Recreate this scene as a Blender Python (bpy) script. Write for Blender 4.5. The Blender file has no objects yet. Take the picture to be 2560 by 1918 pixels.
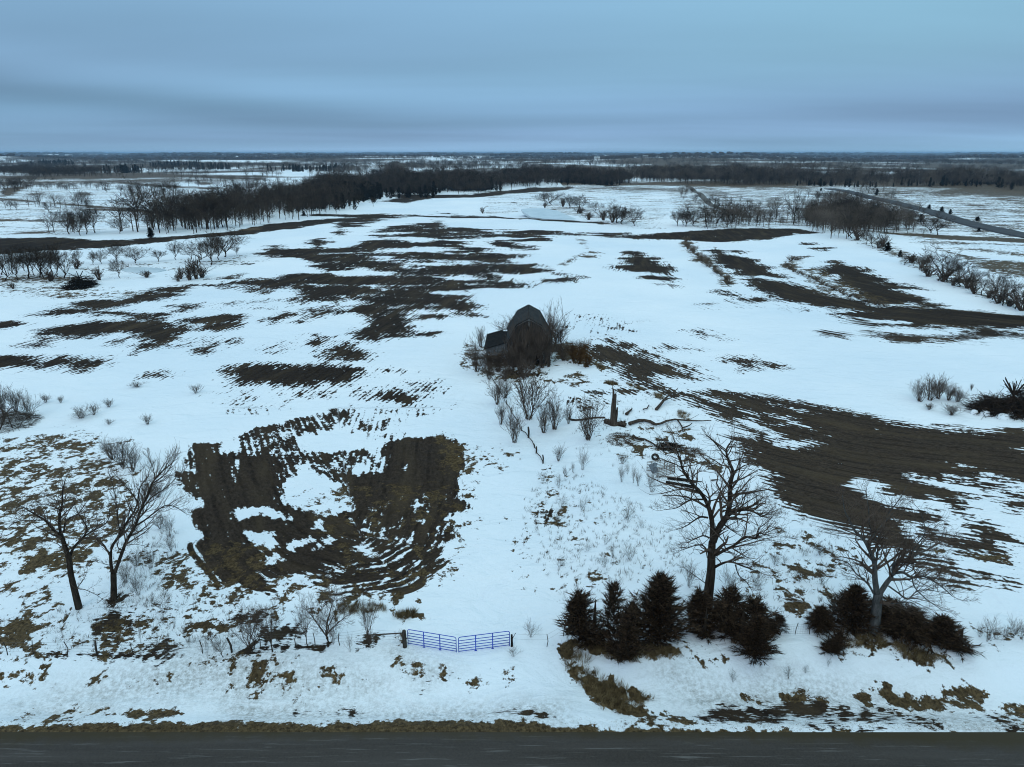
import bpy, math, random
import numpy as np
from mathutils import Vector, Matrix
R = math.radians
sc = bpy.context.scene
# ---------------------------------------------------------------- camera
CAM_Z = 35.0; PITCH = 18.0; FOC = 1778.0
cam_d = bpy.data.cameras.new('camera'); cam = bpy.data.objects.new('camera', cam_d)
sc.collection.objects.link(cam); sc.camera = cam
cam.location = (0, 0, CAM_Z); cam.rotation_euler = (R(90-PITCH), 0, 0)
cam_d.sensor_width = 36; cam_d.lens = 36*FOC/2560; cam_d.clip_start = .5; cam_d.clip_end = 120000
# ---------------------------------------------------------------- sky, sun, exposure
SUN_EL, SUN_ROT = 38, 200
world = bpy.data.worlds.new('World'); sc.world = world; world.use_nodes = True
def build_sky():
    nt = world.node_tree; nt.nodes.clear(); N = nt.nodes.new; L = nt.links.new
    out = N('ShaderNodeOutputWorld'); bg = N('ShaderNodeBackground'); bg.inputs[1].default_value = 1.0
    sky = N('ShaderNodeTexSky'); sky.sky_type = 'NISHITA'; sky.sun_disc = False
    sky.sun_elevation = R(SUN_EL); sky.sun_rotation = R(SUN_ROT); sky.air_density = 1.5; sky.dust_density = 3
    tc = N('ShaderNodeTexCoord'); sp = N('ShaderNodeSeparateXYZ'); L(tc.outputs['Generated'], sp.inputs[0])
    def m(op, a, b=None, clamp=False):
        n = N('ShaderNodeMath'); n.operation = op; n.use_clamp = clamp
        for i, v in enumerate((a, b)):
            if v is None: continue
            if isinstance(v, (int, float)): n.inputs[i].default_value = v
            else: L(v, n.inputs[i])
        return n.outputs[0]
    z = m('MAXIMUM', sp.outputs[2], 0.0)
    # overcast deck: cloud layer seen in perspective
    den = m('ADD', z, 0.055)
    cx = m('DIVIDE', sp.outputs[0], den); cy = m('DIVIDE', sp.outputs[1], den)
    cb = N('ShaderNodeCombineXYZ'); L(cx, cb.inputs[0]); L(cy, cb.inputs[1])
    mp = N('ShaderNodeMapping'); mp.inputs['Scale'].default_value = (.11, .24, 1); mp.inputs['Rotation'].default_value = (0, 0, R(-7)); mp.inputs['Location'].default_value = (3.1, .35, 0)
    L(cb.outputs[0], mp.inputs[0])
    n1 = N('ShaderNodeTexNoise'); n1.inputs['Scale'].default_value = 1.0; n1.inputs['Detail'].default_value = 5; n1.inputs['Roughness'].default_value = .45; n1.inputs['Distortion'].default_value = .35
    L(mp.outputs[0], n1.inputs['Vector'])
    el = N('ShaderNodeValToRGB'); L(z, el.inputs[0]); r = el.color_ramp; r.interpolation = 'B_SPLINE'
    stops = [(0, (.27,.47,.66)), (.02, (.235,.40,.60)), (.05, (.185,.325,.51)), (.09, (.228,.385,.60)), (.17, (.232,.425,.635)), (.35, (.34,.58,.86)), (1, (.79,1.02,1.30))]
    while len(r.elements) < len(stops): r.elements.new(.5)
    for e, (p, c) in zip(r.elements, stops): e.position = p; e.color = (*c, 1)
    cr = N('ShaderNodeMapRange'); cr.inputs[1].default_value = .33; cr.inputs[2].default_value = .67; cr.inputs[3].default_value = .86; cr.inputs[4].default_value = 1.14
    L(n1.outputs['Fac'], cr.inputs[0])
    # clouds fade a little into clean grey-blue higher up
    n2 = N('ShaderNodeTexNoise'); n2.inputs['Scale'].default_value = .35; n2.inputs['Detail'].default_value = 2
    L(mp.outputs[0], n2.inputs['Vector'])
    tint = N('ShaderNodeValToRGB'); L(n2.outputs['Fac'], tint.inputs[0])
    tint.color_ramp.elements[0].position = .35; tint.color_ramp.elements[0].color = (1.0, .975, 1.01, 1)
    tint.color_ramp.elements[1].position = .62; tint.color_ramp.elements[1].color = (.95, 1.03, 1.0, 1)
    v1 = N('ShaderNodeVectorMath'); v1.operation = 'MULTIPLY'; L(el.outputs[0], v1.inputs[0]); L(tint.outputs[0], v1.inputs[1])
    v2 = N('ShaderNodeVectorMath'); v2.operation = 'SCALE'; L(v1.outputs[0], v2.inputs[0]); L(cr.outputs[0], v2.inputs['Scale'])
    # thin share of clear-sky light coming through the deck
    v3 = N('ShaderNodeVectorMath'); v3.operation = 'SCALE'; L(sky.outputs[0], v3.inputs[0]); v3.inputs['Scale'].default_value = .004
    v4 = N('ShaderNodeVectorMath'); v4.operation = 'ADD'; L(v2.outputs[0], v4.inputs[0]); L(v3.outputs[0], v4.inputs[1])
    # one darker stratus streak low on the left, a paler teal break on the right
    az = m('DIVIDE', sp.outputs[0], m('MAXIMUM', sp.outputs[1], .05))
    def mr(v, a, b, c, d):
        n = N('ShaderNodeMapRange'); n.interpolation_type = 'SMOOTHSTEP'; L(v, n.inputs[0])
        for k, q in zip((1,2,3,4), (a,b,c,d)): n.inputs[k].default_value = q
        return n.outputs[0]
    wv = N('ShaderNodeTexNoise'); wv.inputs['Scale'].default_value = 1.3; wv.inputs['Detail'].default_value = 3; L(mp.outputs[0], wv.inputs['Vector'])
    off = m('SUBTRACT', z, m('ADD', m('MULTIPLY', az, -.062), m('ADD', .026, m('MULTIPLY', m('SUBTRACT', wv.outputs['Fac'], .5), .03))))
    q = m('DIVIDE', off, .019); g = m('POWER', 2.718, m('MULTIPLY', m('MULTIPLY', q, q), -1.0))
    streak = m('MULTIPLY', m('MULTIPLY', g, mr(az, -.5, .1, 1.0, .12)), .20)
    q2 = m('DIVIDE', m('SUBTRACT', off, .034), .02); g2 = m('MULTIPLY', m('POWER', 2.718, m('MULTIPLY', m('MULTIPLY', q2, q2), -1.0)), .13)
    ft = m('ADD', m('SUBTRACT', 1.0, streak), g2)
    v5 = N('ShaderNodeVectorMath'); v5.operation = 'SCALE'; L(v4.outputs[0], v5.inputs[0]); L(ft, v5.inputs['Scale'])
    teal = N('ShaderNodeMix'); teal.data_type = 'RGBA'; L(m('MULTIPLY', mr(az, -.25, .6, 0, 1), mr(z, .03, .13, 0, 1)), teal.inputs[0]); teal.inputs[6].default_value = (1, 1, 1, 1); teal.inputs[7].default_value = (1.02, 1.07, .98, 1)
    v6 = N('ShaderNodeVectorMath'); v6.operation = 'MULTIPLY'; L(v5.outputs[0], v6.inputs[0]); L(teal.outputs[2], v6.inputs[1])
    L(v6.outputs[0], bg.inputs[0]); L(bg.outputs[0], out.inputs[0])
build_sky()
sun_d = bpy.data.lights.new('sun', 'SUN'); sun_d.energy = .5; sun_d.angle = R(25); sun_d.color = (1, .97, .92)
sun = bpy.data.objects.new('sun', sun_d); sc.collection.objects.link(sun)
sun.rotation_euler = (R(90-SUN_EL), 0, R(180-SUN_ROT)); sun.location = (0, 0, 200)
vs = sc.view_settings; vs.view_transform = 'Standard'; vs.look = 'None'; vs.exposure = 0; vs.gamma = 1
sc.cycles.filter_width = 1.05; sc.cycles.max_bounces = 5; sc.cycles.transparent_max_bounces = 8
# ---------------------------------------------------------------- helpers
C = sc.collection
def tag(o, label=None, cat=None, group=None, kind=None):
    if label: o['label'] = label
    if cat: o['category'] = cat
    if group: o['group'] = group
    if kind: o['kind'] = kind
    return o
def empty(name, loc=(0,0,0), rz=0, label=None, cat=None, group=None):
    o = bpy.data.objects.new(name, None); C.objects.link(o); o.location = loc; o.rotation_euler = (0, 0, rz); o.empty_display_size = .2
    return tag(o, label, cat, group)
class MB:
    def __init__(s): s.v = []; s.f = []; s.n = 0
    def add(s, vs, fs):
        b = s.n; s.v.extend(vs); s.n += len(vs)
        s.f.extend([tuple(i+b for i in f) for f in fs])
    def box(s, cx, cy, cz, sx, sy, sz, rz=0, M=None):
        pts = [Vector((x*sx/2, y*sy/2, z*sz/2)) for z in (-1,1) for y in (-1,1) for x in (-1,1)]
        rot = Matrix.Rotation(rz, 3, 'Z') if M is None else M
        s.add([tuple(rot @ p + Vector((cx,cy,cz))) for p in pts], [(0,2,3,1),(4,5,7,6),(0,1,5,4),(2,6,7,3),(0,4,6,2),(1,3,7,5)])
    def tube(s, pts, rad, sides=6, cap=True):
        n = len(pts); b = s.n; P = [Vector(p) for p in pts]
        if isinstance(rad, (int, float)): rad = [rad]*n
        ref = Vector((.31, .17, .93))
        for i in range(n):
            t = (P[min(i+1,n-1)]-P[max(i-1,0)])
            if t.length < 1e-9: t = Vector((0,0,1))
            t.normalize(); a = t.cross(ref)
            if a.length < .05: a = t.cross(Vector((1,0,0)))
            a.normalize(); c = t.cross(a)
            for k in range(sides):
                q = 2*math.pi*k/sides
                p = P[i]+(a*math.cos(q)+c*math.sin(q))*rad[i]
                s.v.append((p.x,p.y,p.z))
        s.n += n*sides
        for i in range(n-1):
            for k in range(sides):
                k2 = (k+1)%sides
                s.f.append((b+i*sides+k, b+i*sides+k2, b+(i+1)*sides+k2, b+(i+1)*sides+k))
        if cap and sides > 2:
            s.f.append(tuple(b+k for k in reversed(range(sides)))); s.f.append(tuple(b+(n-1)*sides+k for k in range(sides)))
    def tri(s, a, b, c): s.add([tuple(a),tuple(b),tuple(c)], [(0,1,2)])
    def mesh(s, name):
        me = bpy.data.meshes.new(name); me.from_pydata(s.v, [], s.f); me.update(); return me
    def build(s, name, mat, parent=None, smooth=False):
        me = s.mesh(name)
        if smooth: me.polygons.foreach_set('use_smooth', [True]*len(me.polygons))
        me.materials.append(mat); o = bpy.data.objects.new(name, me); C.objects.link(o)
        if parent: o.parent = parent
        return o
def copy_tree(o, parent=None):
    c = o.copy(); C.objects.link(c)
    if parent: c.parent = parent
    for ch in list(o.children): copy_tree(ch, c)
    return c
# ---------------------------------------------------------------- terrain shape
def sstep(a, b, x): t = np.clip((x-a)/(b-a), 0, 1); return t*t*(3-2*t)
_rs = np.random.RandomState(11)
def _waves(n, l0, l1):
    L = l0*(l1/l0)**_rs.rand(n); A = _rs.rand(n)*2*np.pi; ph = _rs.rand(n)*2*np.pi
    return 2*np.pi/L*np.cos(A), 2*np.pi/L*np.sin(A), ph, (L/l1)**.8
W_near = _waves(10, 6, 35); W_mid = _waves(10, 90, 320); W_far = _waves(16, 500, 2600)
def _sum(W, x, y):
    s = 0; 
    for kx, ky, ph, a in zip(*W): s = s + a*np.sin(kx*x+ky*y+ph)
    return s/ math.sqrt(sum(a*a for a in W[3]))
def height(x, y):
    x = np.asarray(x, float); y = np.asarray(y, float)
    r = np.hypot(x, y)
    # roadside: shoulder, ditch, bank up to the fence; driveway fills the ditch
    drive = np.exp(-((x-(0.5+ (42-y)*.55))/4.2)**2)
    ditch = -(sstep(36.6, 38.8, y)-sstep(39.8, 43.2, y))*.65*(1-drive)
    bank = sstep(39.8, 44.5, y)*(.15+.55*sstep(2, 10, x))
    h = ditch + bank - .12*sstep(36, 37.2, y)
    h = h + _sum(W_near, x, y)*.09*sstep(38, 60, y)
    h = h + _sum(W_mid, x, y)*1.3*sstep(90, 420, r)*(1-.3*sstep(1500, 3000, r))
    h = h + _sum(W_far, x, y)*11*sstep(500, 3500, r)
    h = h - 4.0*sstep(330, 620, r)*(1-sstep(700, 1500, r))
    return h
cp, sp_ = math.cos(R(PITCH)), math.sin(R(PITCH))
_ts = np.concatenate([np.linspace(30, 400, 600), 400*(40000/400)**np.linspace(0, 1, 900)[1:]])
def ray(px, py):
    a = (px-1280)/FOC; b = (959-py)/FOC
    d = np.array([a, cp+b*sp_, -sp_+b*cp]); return d
def at(px, py):
    d = ray(px, py)
    X = d[0]*_ts; Y = d[1]*_ts; Z = CAM_Z+d[2]*_ts - height(X, Y)
    k = np.argmax(Z < 0)
    if Z[k] >= 0: k = len(_ts)-1
    if k == 0: t = _ts[0]
    else: t = _ts[k-1]+(_ts[k]-_ts[k-1])*Z[k-1]/(Z[k-1]-Z[k])
    x, y = d[0]*t, d[1]*t
    return Vector((x, y, float(height(x, y))))
def px_scale(p):   # photo pixels per metre at world point p
    return FOC/((p[1])*cp + (CAM_Z-p[2])*sp_)
def proj(p):
    zc = p[1]*cp+(CAM_Z-p[2])*sp_; yc = p[1]*sp_+(p[2]-CAM_Z)*cp
    return 1280+FOC*p[0]/zc, 959-FOC*yc/zc
def plane_pt(px, py, Y):   # point of the pixel ray at depth plane y = Y
    d = ray(px, py); t = Y/d[1]; return Vector((d[0]*t, Y, CAM_Z+d[2]*t))
ZM = {'f':(0,0,1), '1':(0,350,2.572), '2':(850,350,2.572), '3':(1700,350,2.572), '4':(0,750,2.572), '5':(850,700,2.572), '6':(1700,700,2.572),
 '7':(0,1050,3.314), '8':(400,1000,2.633), '9':(1200,950,3.16), 'a':(1860,1100,2.761), 'b':(1380,1350,3.16), 'c':(0,1450,3.16), 'd':(600,1450,2.765), 'e':(1160,740,6.144),
 'g':(2060,1550,4.424), 'h':(0,370,4.424), 'i':(1300,370,4.424), 'j':(2060,370,4.424), 'k':(2200,900,6.144), 'm':(1600,1050,3.315), 'n':(1380,930,5.179)}
def zp(z, x, y): ox, oy, s = ZM[z]; return ox+x/s, oy+y/s
def zat(z, x, y): return at(*zp(z, x, y))
def nums(s):
    a = [float(t) for t in s.replace(',', ' ').split()]; return [(a[i], a[i+1]) for i in range(0, len(a), 2)]
# ---------------------------------------------------------------- patches of bare soil / grass / snow, each mapped once to its place on the ground
# (kind, crop, softness factor, level, outline)
PATCH = []
def S(z, s, soft=1, lev=9): PATCH.append(('soil', z, soft, lev-.32 if lev < .4 else lev, s))
def G(z, s, soft=1, lev=9): PATCH.append(('grass', z, soft, lev, s))
def D(z, s, soft=2, lev=9): PATCH.append(('dirty', z, soft, lev, s))
def H(z, s, soft=1, lev=9): PATCH.append(('hole', z, soft, lev, s))
# left middle distance
S('1','-400,640 0,630 300,628 600,640 900,640 1250,610 1500,590 1700,545 2000,515 2212,500 2212,520 1950,560 1750,590 1450,620 1150,640 900,670 500,705 250,715 0,735 -400,760',.5)
S('1','1640,735 1760,680 1850,700 2000,690 1990,640 2090,630 2080,665 2212,690 2212,760 2050,770 1800,755')
S('1','1540,800 1720,770 1600,802'); S('1','2010,810 2100,780 2212,780 2212,860 2100,850')
S('1','1000,955 1300,925 1500,905 1800,880 1950,855 2212,870 2212,935 2000,1000 1850,950 1700,990 1550,960 1300,940 1150,975',1,.6)
S('1','1950,990 2212,960 2212,1029 2000,1020'); S('1','1400,890 1550,865 1500,890'); S('1','820,1000 1100,985 1250,1000 1000,1029 800,1029')
G('1','-300,360 0,375 100,378 300,400 900,440 880,455 300,408 0,385 -300,380',.5); G('1','-300,500 0,508 430,515 430,525 0,522 -300,520',.5)
G('1','330,435 900,445 1150,490 900,470 480,445',.5); G('1','690,262 1000,288 1450,308 1450,318 1000,302 690,270',.4); G('1','1230,232 1700,245 1700,253 1240,240',.4)
G('1','170,350 310,338 310,352 200,360'); G('1','450,345 550,335 640,350 520,358'); G('1','0,315 120,300 300,260 340,255 200,300 100,350 0,370',.5); G('1','1260,280 1330,270 1400,278 1300,292')
G('1','20,605 150,592 380,585 280,600',.5); G('1','1450,590 1680,560 1660,580',.6)
# centre rise
S('2','-200,478 0,480 400,480 1000,490 1300,510 1700,530 1700,541 1300,521 1000,501 500,493 0,492 -200,492',.35)
S('2','250,350 560,355 850,350 1000,330 1250,305 1500,300 1480,320 1100,345 900,368 600,375 430,405 260,400 380,370',.6)
S('2','1700,290 1900,295 2050,275 1950,285 1700,300',.4)
S('2','0,495 400,485 650,520 640,560 900,570 1200,585 1450,590 1600,592 1900,605 2212,605 2212,640 1900,640 1600,615 1400,610 1330,620 1340,650 1030,645 1160,680 1260,690 1230,705 1000,695 900,720 1190,740 1180,755 960,760 1350,820 1330,850 1030,860 1030,890 850,900 1100,905 1250,935 1000,945 850,960 700,985 840,1000 820,1029 0,1029 -200,1029 -260,950 -150,860 -60,800 -200,760 -100,700 0,690',1,.62)
S('5','0,-10 1240,30 1000,45 800,65 860,100 740,130 900,180 780,195 660,180 620,200 420,215 430,300 410,345 610,340 600,360 480,372 440,345 300,380 220,412 130,390 120,350 90,340 200,300 220,240 70,200 100,160 0,100 -130,60',1,.7)
S('5','470,225 650,230 640,245 500,245'); S('5','740,210 960,225 960,240 770,235')
for h in ['0,560 130,560 230,520 400,500 640,500 640,530 480,540 300,560 200,610 0,640','-100,620 0,620 400,620 600,635 620,655 480,660 330,640 190,645 80,690 0,695 -100,700',
 '240,715 320,700 500,690 830,705 830,715 600,712 380,728','180,750 340,750 300,762','400,740 600,745 500,752','600,765 960,765 960,790 760,795 640,780',
 '320,800 450,785 740,800 600,820 470,810','900,825 1060,830 980,840','-50,850 130,815 350,850 350,870 100,880 -30,880','480,870 700,870 1000,890 900,905 700,900 560,880',
 '480,970 800,972 830,1000 600,990','720,640 1010,620 1340,640 1130,640 1000,650 980,690 850,670','760,670 960,680 1260,712 980,722 920,705','950,590 1120,590 1080,605 980,605','200,610 350,590 480,600 330,615',
 '-120,780 40,770 0,785','60,725 -150,740 -100,725','1000,860 1300,855 1250,885 1050,880','200,940 330,960 260,975']: H('2', h)
for h in ['0,100 130,130 160,155 60,190 0,200','500,190 640,185 620,200 420,215 480,195','250,320 290,330 280,350','470,225 480,250 650,250 640,300 500,290 430,260','560,160 640,150 620,170']: H('5', h)
S('2','1710,815 1830,800 1870,720 1980,740 2050,790 2100,820 2160,850 2120,865 1950,850 1800,830'); S('2','1280,910 1430,880 1540,880 1470,910 1300,920')
S('2','1920,875 2000,868 2200,910 2140,915'); S('2','2060,930 2200,940 2120,943'); S('2','1340,855 1420,862 1370,870')
G('2','1540,748 1640,738 1650,758 1570,760',.6); G('2','1580,715 1650,712 1660,728 1600,730',.6); G('2','1405,803 1590,712 1600,716 1440,806',.5,.3); G('2','1520,630 1580,650 1600,700 1560,680',.6,.1)
G('2','1300,440 1600,470 1700,520 1600,510 1450,470 1310,450',1,-.05)
S('2','620,465 760,478 620,470',.4); S('2','1100,400 1200,410 1110,405',.4)
# right rise and contour strips
S('3','0,590 200,580 450,570 750,570 900,600 750,605 560,640 300,658 0,640 -200,640 -200,600',.6)
S('3','170,710 230,700 380,750 500,770 540,810 680,880 650,890 500,880 560,900 700,915 860,965 1000,1010 1200,1040 1150,1100 620,1029 530,970 480,910 400,880 250,800')
S('3','920,810 1000,780 1080,800 1200,850 1300,890 1480,940 1600,970 1400,960 1480,1029 1480,1060 1250,1050 1080,950 960,870'); S('3','850,690 940,690 930,710'); S('3','290,720 370,715 380,730'); S('3','820,660 850,665 830,668')
S('3','250,965 350,985 420,1029 300,1000'); H('3','490,880 660,893 760,925 560,898',.6); H('3','1250,910 1330,940 1250,930',.5); H('3','720,960 800,990 740,975',.4)
S('6','470,0 760,30 1000,110 1250,160 1600,180 2000,205 2212,235 2500,270 2500,330 2212,310 1600,310 1250,290 1000,250 1010,205 1170,195 1050,180 760,140 560,90 520,70')
S('6','1080,0 1250,0 1480,90 1700,180 2100,225 1800,230 1600,180 1350,120 1230,70'); H('6','1000,200 1180,195 1180,202 1040,208',.5)
S('6','1230,355 1400,350 1600,370 1900,355 1850,330 2000,320 2212,345 2400,360 2100,370 1900,390 1600,410 1400,385'); H('6','1620,350 1750,375 1650,365',.5); H('6','1180,250 1450,270 1470,285 1250,275',.6)
S('6','30,328 120,328 250,372 120,352'); S('6','280,520 300,500 450,510 590,550 400,565'); S('6','250,65 430,120 350,115'); S('6','450,105 600,120 500,132'); S('6','940,335 1000,345 950,350',1,.2); S('6','1000,350 1040,345 1020,358',1,.2); S('6','-100,530 0,540 200,640 0,640 -100,640')
G('3','130,330 200,305 330,340 300,380 180,360',1,.4); G('3','560,370 680,350 650,430 540,430',1,.4); G('3','360,350 480,400 520,430 430,400',1,.3); G('3','400,300 800,310 1050,400 1100,470 700,470 680,360',2,.0)
G('3','1150,590 1600,605 2212,635 2500,660 2500,690 2212,662 1700,640 1500,618',.5); G('3','1830,750 1900,755 2212,790 2500,800 2500,900 2212,880 2050,860 1850,800',1,.8); G('3','1560,670 1900,760 1850,762',.6); G('3','1500,615 1700,650 2212,680 2400,690 2400,760 2212,740 1900,710 1600,680',1.5,-.25); G('3','1890,690 2100,720 2212,730 2212,745 1950,720',1,.4)
G('j','250,440 500,430 900,450 1400,440 1600,440 2212,500 2600,520 2600,660 2212,650 2000,590 1650,490 1300,470 1100,480 900,560 1000,620 860,600 600,540 400,500',1,.35)
G('j','700,560 1000,580 1150,640 900,640 800,600',1,.3); G('j','1250,600 1600,700 1450,740 1150,680 950,640',1,-.1); G('j','1550,620 1750,620 1900,700 1700,690',1,.4); G('j','1780,650 2212,680 2600,700 2600,760 1950,700',1,.2); G('j','1400,730 2212,880 2600,960 2600,1000 2212,920 1600,800',1,.1)
G('j','250,520 550,590 850,650 760,640 500,620 300,580',.8,.6); G('j','800,650 1100,720 1600,860 2212,990 2212,1030 1700,960 1350,850 900,740',1,.05); G('j','1580,880 1800,880 1850,960 1650,960',1,.4)
G('j','100,600 450,640 400,720 100,700',1,.0)
S('1','-300,120 0,105 400,125 900,120 1500,130 2212,118 2212,108 1500,112 900,104 300,96 0,95 -300,95',.3)
# left field in front
S('4','-200,150 0,150 90,135 170,155 60,180 0,195 -200,200'); S('4','400,45 600,5 760,10 900,0 700,60 450,50'); S('4','180,100 400,60 750,70 850,80 930,100 1050,85 1040,100 900,120 760,100 500,95 250,110')
S('4','220,190 420,160 620,130 900,140 1050,160 1220,190 1180,240 1050,290 850,350 840,310 900,250 790,200 650,230 480,255 350,225 250,225'); S('4','135,290 320,255 320,300 180,315')
S('4','-200,350 0,360 220,370 250,400 240,430 0,440 -200,440'); S('4','280,410 380,365 480,370 430,400 290,435'); S('4','470,410 700,365 640,410 500,455'); S('4','1060,40 1300,25 1300,55 1150,75')
S('4','1220,135 1420,90 1540,100 1560,170 1400,195 1240,200 1400,150'); S('4','1660,140 1850,80 1900,90 1740,160'); S('4','1870,150 1980,115 1960,145'); S('4','1270,330 1340,320 1320,340')
S('4','1960,290 2030,220 2100,240 2050,300'); S('4','2090,320 2212,270 2290,300 2400,340 2350,385 2212,385 2120,362'); S('4','1300,240 1480,250 1450,300 1340,280',1,-.25); S('4','1700,320 1840,280 1800,330',1,-.1); S('4','700,270 800,265 780,280')
S('4','1300,40 1700,0 2050,-10 1900,40 1600,60 1400,60',1,-.05); S('4','1100,250 1300,240 1150,290',1,0); S('4','1950,60 2150,30 2250,60 2100,110 1980,100',1,.1)
S('4','1450,460 1600,425 1750,418 1900,435 2100,415 2270,430 2330,500 2212,530 2000,550 1850,560 1700,520 1560,545 1500,510'); S('4','940,500 1050,470 1070,495'); S('4','1500,650 1600,630 1640,690 1570,680',1,.1); S('4','1400,620 1750,580 1800,700 1550,700',1,-.4); S('4','1940,610 2030,600 2050,625',1,.1)
S('5','0,400 180,440 170,460 0,470'); S('5','0,545 140,560 130,600 50,660 0,660 -60,600',.8); S('5','280,740 370,710 430,740 480,760 450,800 400,790 300,770'); S('5','460,650 600,650 620,690 520,700',1,.05); S('5','200,700 720,680 720,760 620,830 400,840 150,800',1,-.5)
S('5','100,910 310,910 250,950 120,950',1,.15); S('5','-30,850 60,860 70,920 -20,920'); S('5','300,578 410,585 320,590')
S('6','160,170 700,150 750,190 300,140',1,-.4); S('5','1480,290 1600,320 1900,330 1750,310 1650,285 1600,230 1700,240 1950,260 1500,280',1,-.4); S('5','1660,285 1890,330 1760,312',1,.2)
# wedge running off to the right
S('5','1570,410 1700,420 1850,450 1900,470 2212,560 2250,640 2060,620 2000,630 2100,690 2250,760 2000,700 1850,640 1780,570 1640,500'); S('5','1640,370 1720,365 1900,440 2212,545 2212,590 1900,470 1750,410',1,.5); S('5','2020,440 2100,420 2212,430 2250,450',1,.6)
S('6','-20,540 60,540 200,640 0,640 -60,620')
S('6','-100,690 0,720 200,715 400,735 620,770 800,790 1000,840 1250,885 1600,950 1900,985 2212,1020 2700,1080 2700,1400 2212,1286 650,1286 560,1230 470,1190 420,1100 360,1000 470,1010 430,960 330,930 160,840 -20,765 -120,720')
for h in ['110,730 380,790 360,800 200,780','560,850 700,870 780,930 960,1000 850,975 700,930','340,900 460,900 600,970 720,1020 870,1050 880,1065 760,1080 640,1070 560,1000 460,960','560,790 850,850 800,858','2050,1062 2212,1078 2500,1110 2212,1100','1730,1170 1830,1180 2100,1275 2050,1278','1240,955 1280,975 1250,970','20,755 100,775 60,775','420,840 510,870 500,880']: H('6', h, .7)
S('a','-10,60 0,0 1933,-60 2500,0 2500,770 1933,730 1850,740 1790,780 1790,830 1640,800 1400,770 1250,740 1420,860 1480,920 1350,910 1100,790 900,720 760,650 560,600 400,530 240,370 200,210 60,170')
for h in ['690,310 740,260 820,260 960,300 1000,380 1250,430 1300,400 1450,510 1600,680 1450,640 1330,600 1430,580 1380,520 1300,480 1000,440 850,400','1150,265 1400,290 1933,420 2500,470 2500,760 1933,700 1640,560 1500,560 1680,540 1530,500 1590,450 1500,400 1700,400 1400,340',
 '1450,260 1700,300 1933,370 2500,430 2500,340 1933,300 1640,265 1620,290','1410,150 1550,180 1850,280 1700,250','1090,560 1190,590 1150,640','1200,680 1350,720 1500,790 1620,815 1400,840 1250,760','170,0 500,0 500,30 340,60 250,40','1800,40 1933,55 2300,75 1933,78','1170,800 1330,880 1300,900 1150,850']: H('a', h, .7)
S('a','1500,570 1680,590 1760,620 1700,640 1560,610'); S('a','1620,655 1800,660 1933,720 1850,745 1700,740 1600,700'); S('a','1740,425 1933,430 2300,470 2300,500 1933,500 1800,480 1900,470'); S('a','1600,330 1750,330 1933,350 2300,400 2300,420 1933,390',1,.2)
G('a','1380,770 1640,790 1790,800 1800,835 1620,815'); S('a','1600,930 1800,950 1750,965',1,0); S('a','1440,960 1490,965 1470,980')
# ploughed plot left of the drive
S('8','200,295 400,285 400,310 360,345 530,330 500,250 620,190 780,160 880,125 1030,105 1030,230 960,210 890,260 920,340 1130,350 1280,330 1330,330 1440,380 1450,280 1600,255 1860,235 1930,270 2000,330 2020,400 1980,480 1960,640 2040,710 1950,740 1880,770 1930,900 1840,940 1860,1050 1800,1130 1720,1200 1720,1240 1600,1275 1490,1240 1300,1220 1050,1220 1000,1150 860,1130 700,1180 740,1250 560,1220 380,1200 330,1140 260,1080 240,960 300,880 240,800 250,720 320,680 160,600 110,480 250,480 200,370',.42)
S('8','1090,95 1150,90 1140,160 1110,200 1080,180',.7,.5); S('8','1165,90 1240,85 1270,140 1400,150 1500,140 1400,190 1260,160',.7,.15); S('8','1420,235 1520,232 1510,243')
G('8','2020,400 2080,320 2100,450 2140,490 2020,490',.6); G('8','2100,320 2180,330 2200,420 2120,450',1,-.1); G('5','900,1080 1000,1090 1010,1200 900,1180',1,-.15); G('5','1030,1100 1120,1110 1080,1150',1,.0)
for h in ['800,560 960,420 1080,500 1200,540 1270,650 1270,720 1050,790 1020,740 960,740 800,680','1130,420 1160,420 1260,610 1240,640','430,710 730,690 860,790 720,790 660,760 500,820','570,860 750,870 780,970 700,990 570,930','820,950 1000,900 1010,930 850,990','660,1070 700,1030 770,1010 840,1050 700,1090','1250,960 1330,950 1450,1020 1400,1050',
 '1310,420 1370,410 1400,450 1290,510 1260,480','1580,450 1630,430 1620,470','1660,700 1700,680 1690,740','1340,850 1400,870 1380,880','380,330 520,335 400,350','490,400 520,400 505,560 490,540','1010,980 1100,900 1170,920 1050,970','1110,570 1240,650 1180,700','1690,790 1740,790 1720,815','1570,630 1600,640 1590,660','1730,625 1770,650 1740,645','1130,1125 1200,1120 1180,1135','1480,1160 1560,1170 1440,1220','1030,780 1060,760 1080,860 1020,840','300,480 330,500 310,520']: H('8', h, .36)
G('8','1850,240 1930,270 2000,330 2020,400 1980,480 1900,480 1860,380',1,.9); G('8','1000,640 1300,620 1950,600 1930,800 1850,1150 1600,1270 1400,1230 1200,900',2,-.3); G('8','260,1000 700,1000 740,1250 380,1200',2,-.1)
G('8','60,1150 200,1110 180,1220 330,1260 300,1320 120,1240',.8,.5); G('8','80,1070 160,1050 140,1090',.8,.3)
G('8','600,1250 1000,1180 1500,1240 1750,1260 1400,1330 900,1320 500,1300 350,1230',1,-.12); G('8','350,1300 900,1350 1200,1330 1000,1400 500,1380',1,-.4); S('8','1080,1230 1350,1240 1300,1300 1150,1290',1,-.1)
H('8','500,190 780,150 1030,100 1040,250 900,260 920,345 740,345 560,335',1,-.42); H('8','780,345 1130,350 1440,380 1440,470 1200,480 1000,430 800,500',.6,-.25); H('8','380,560 760,640 780,800 560,930 440,760',.7,-.8)
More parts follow.
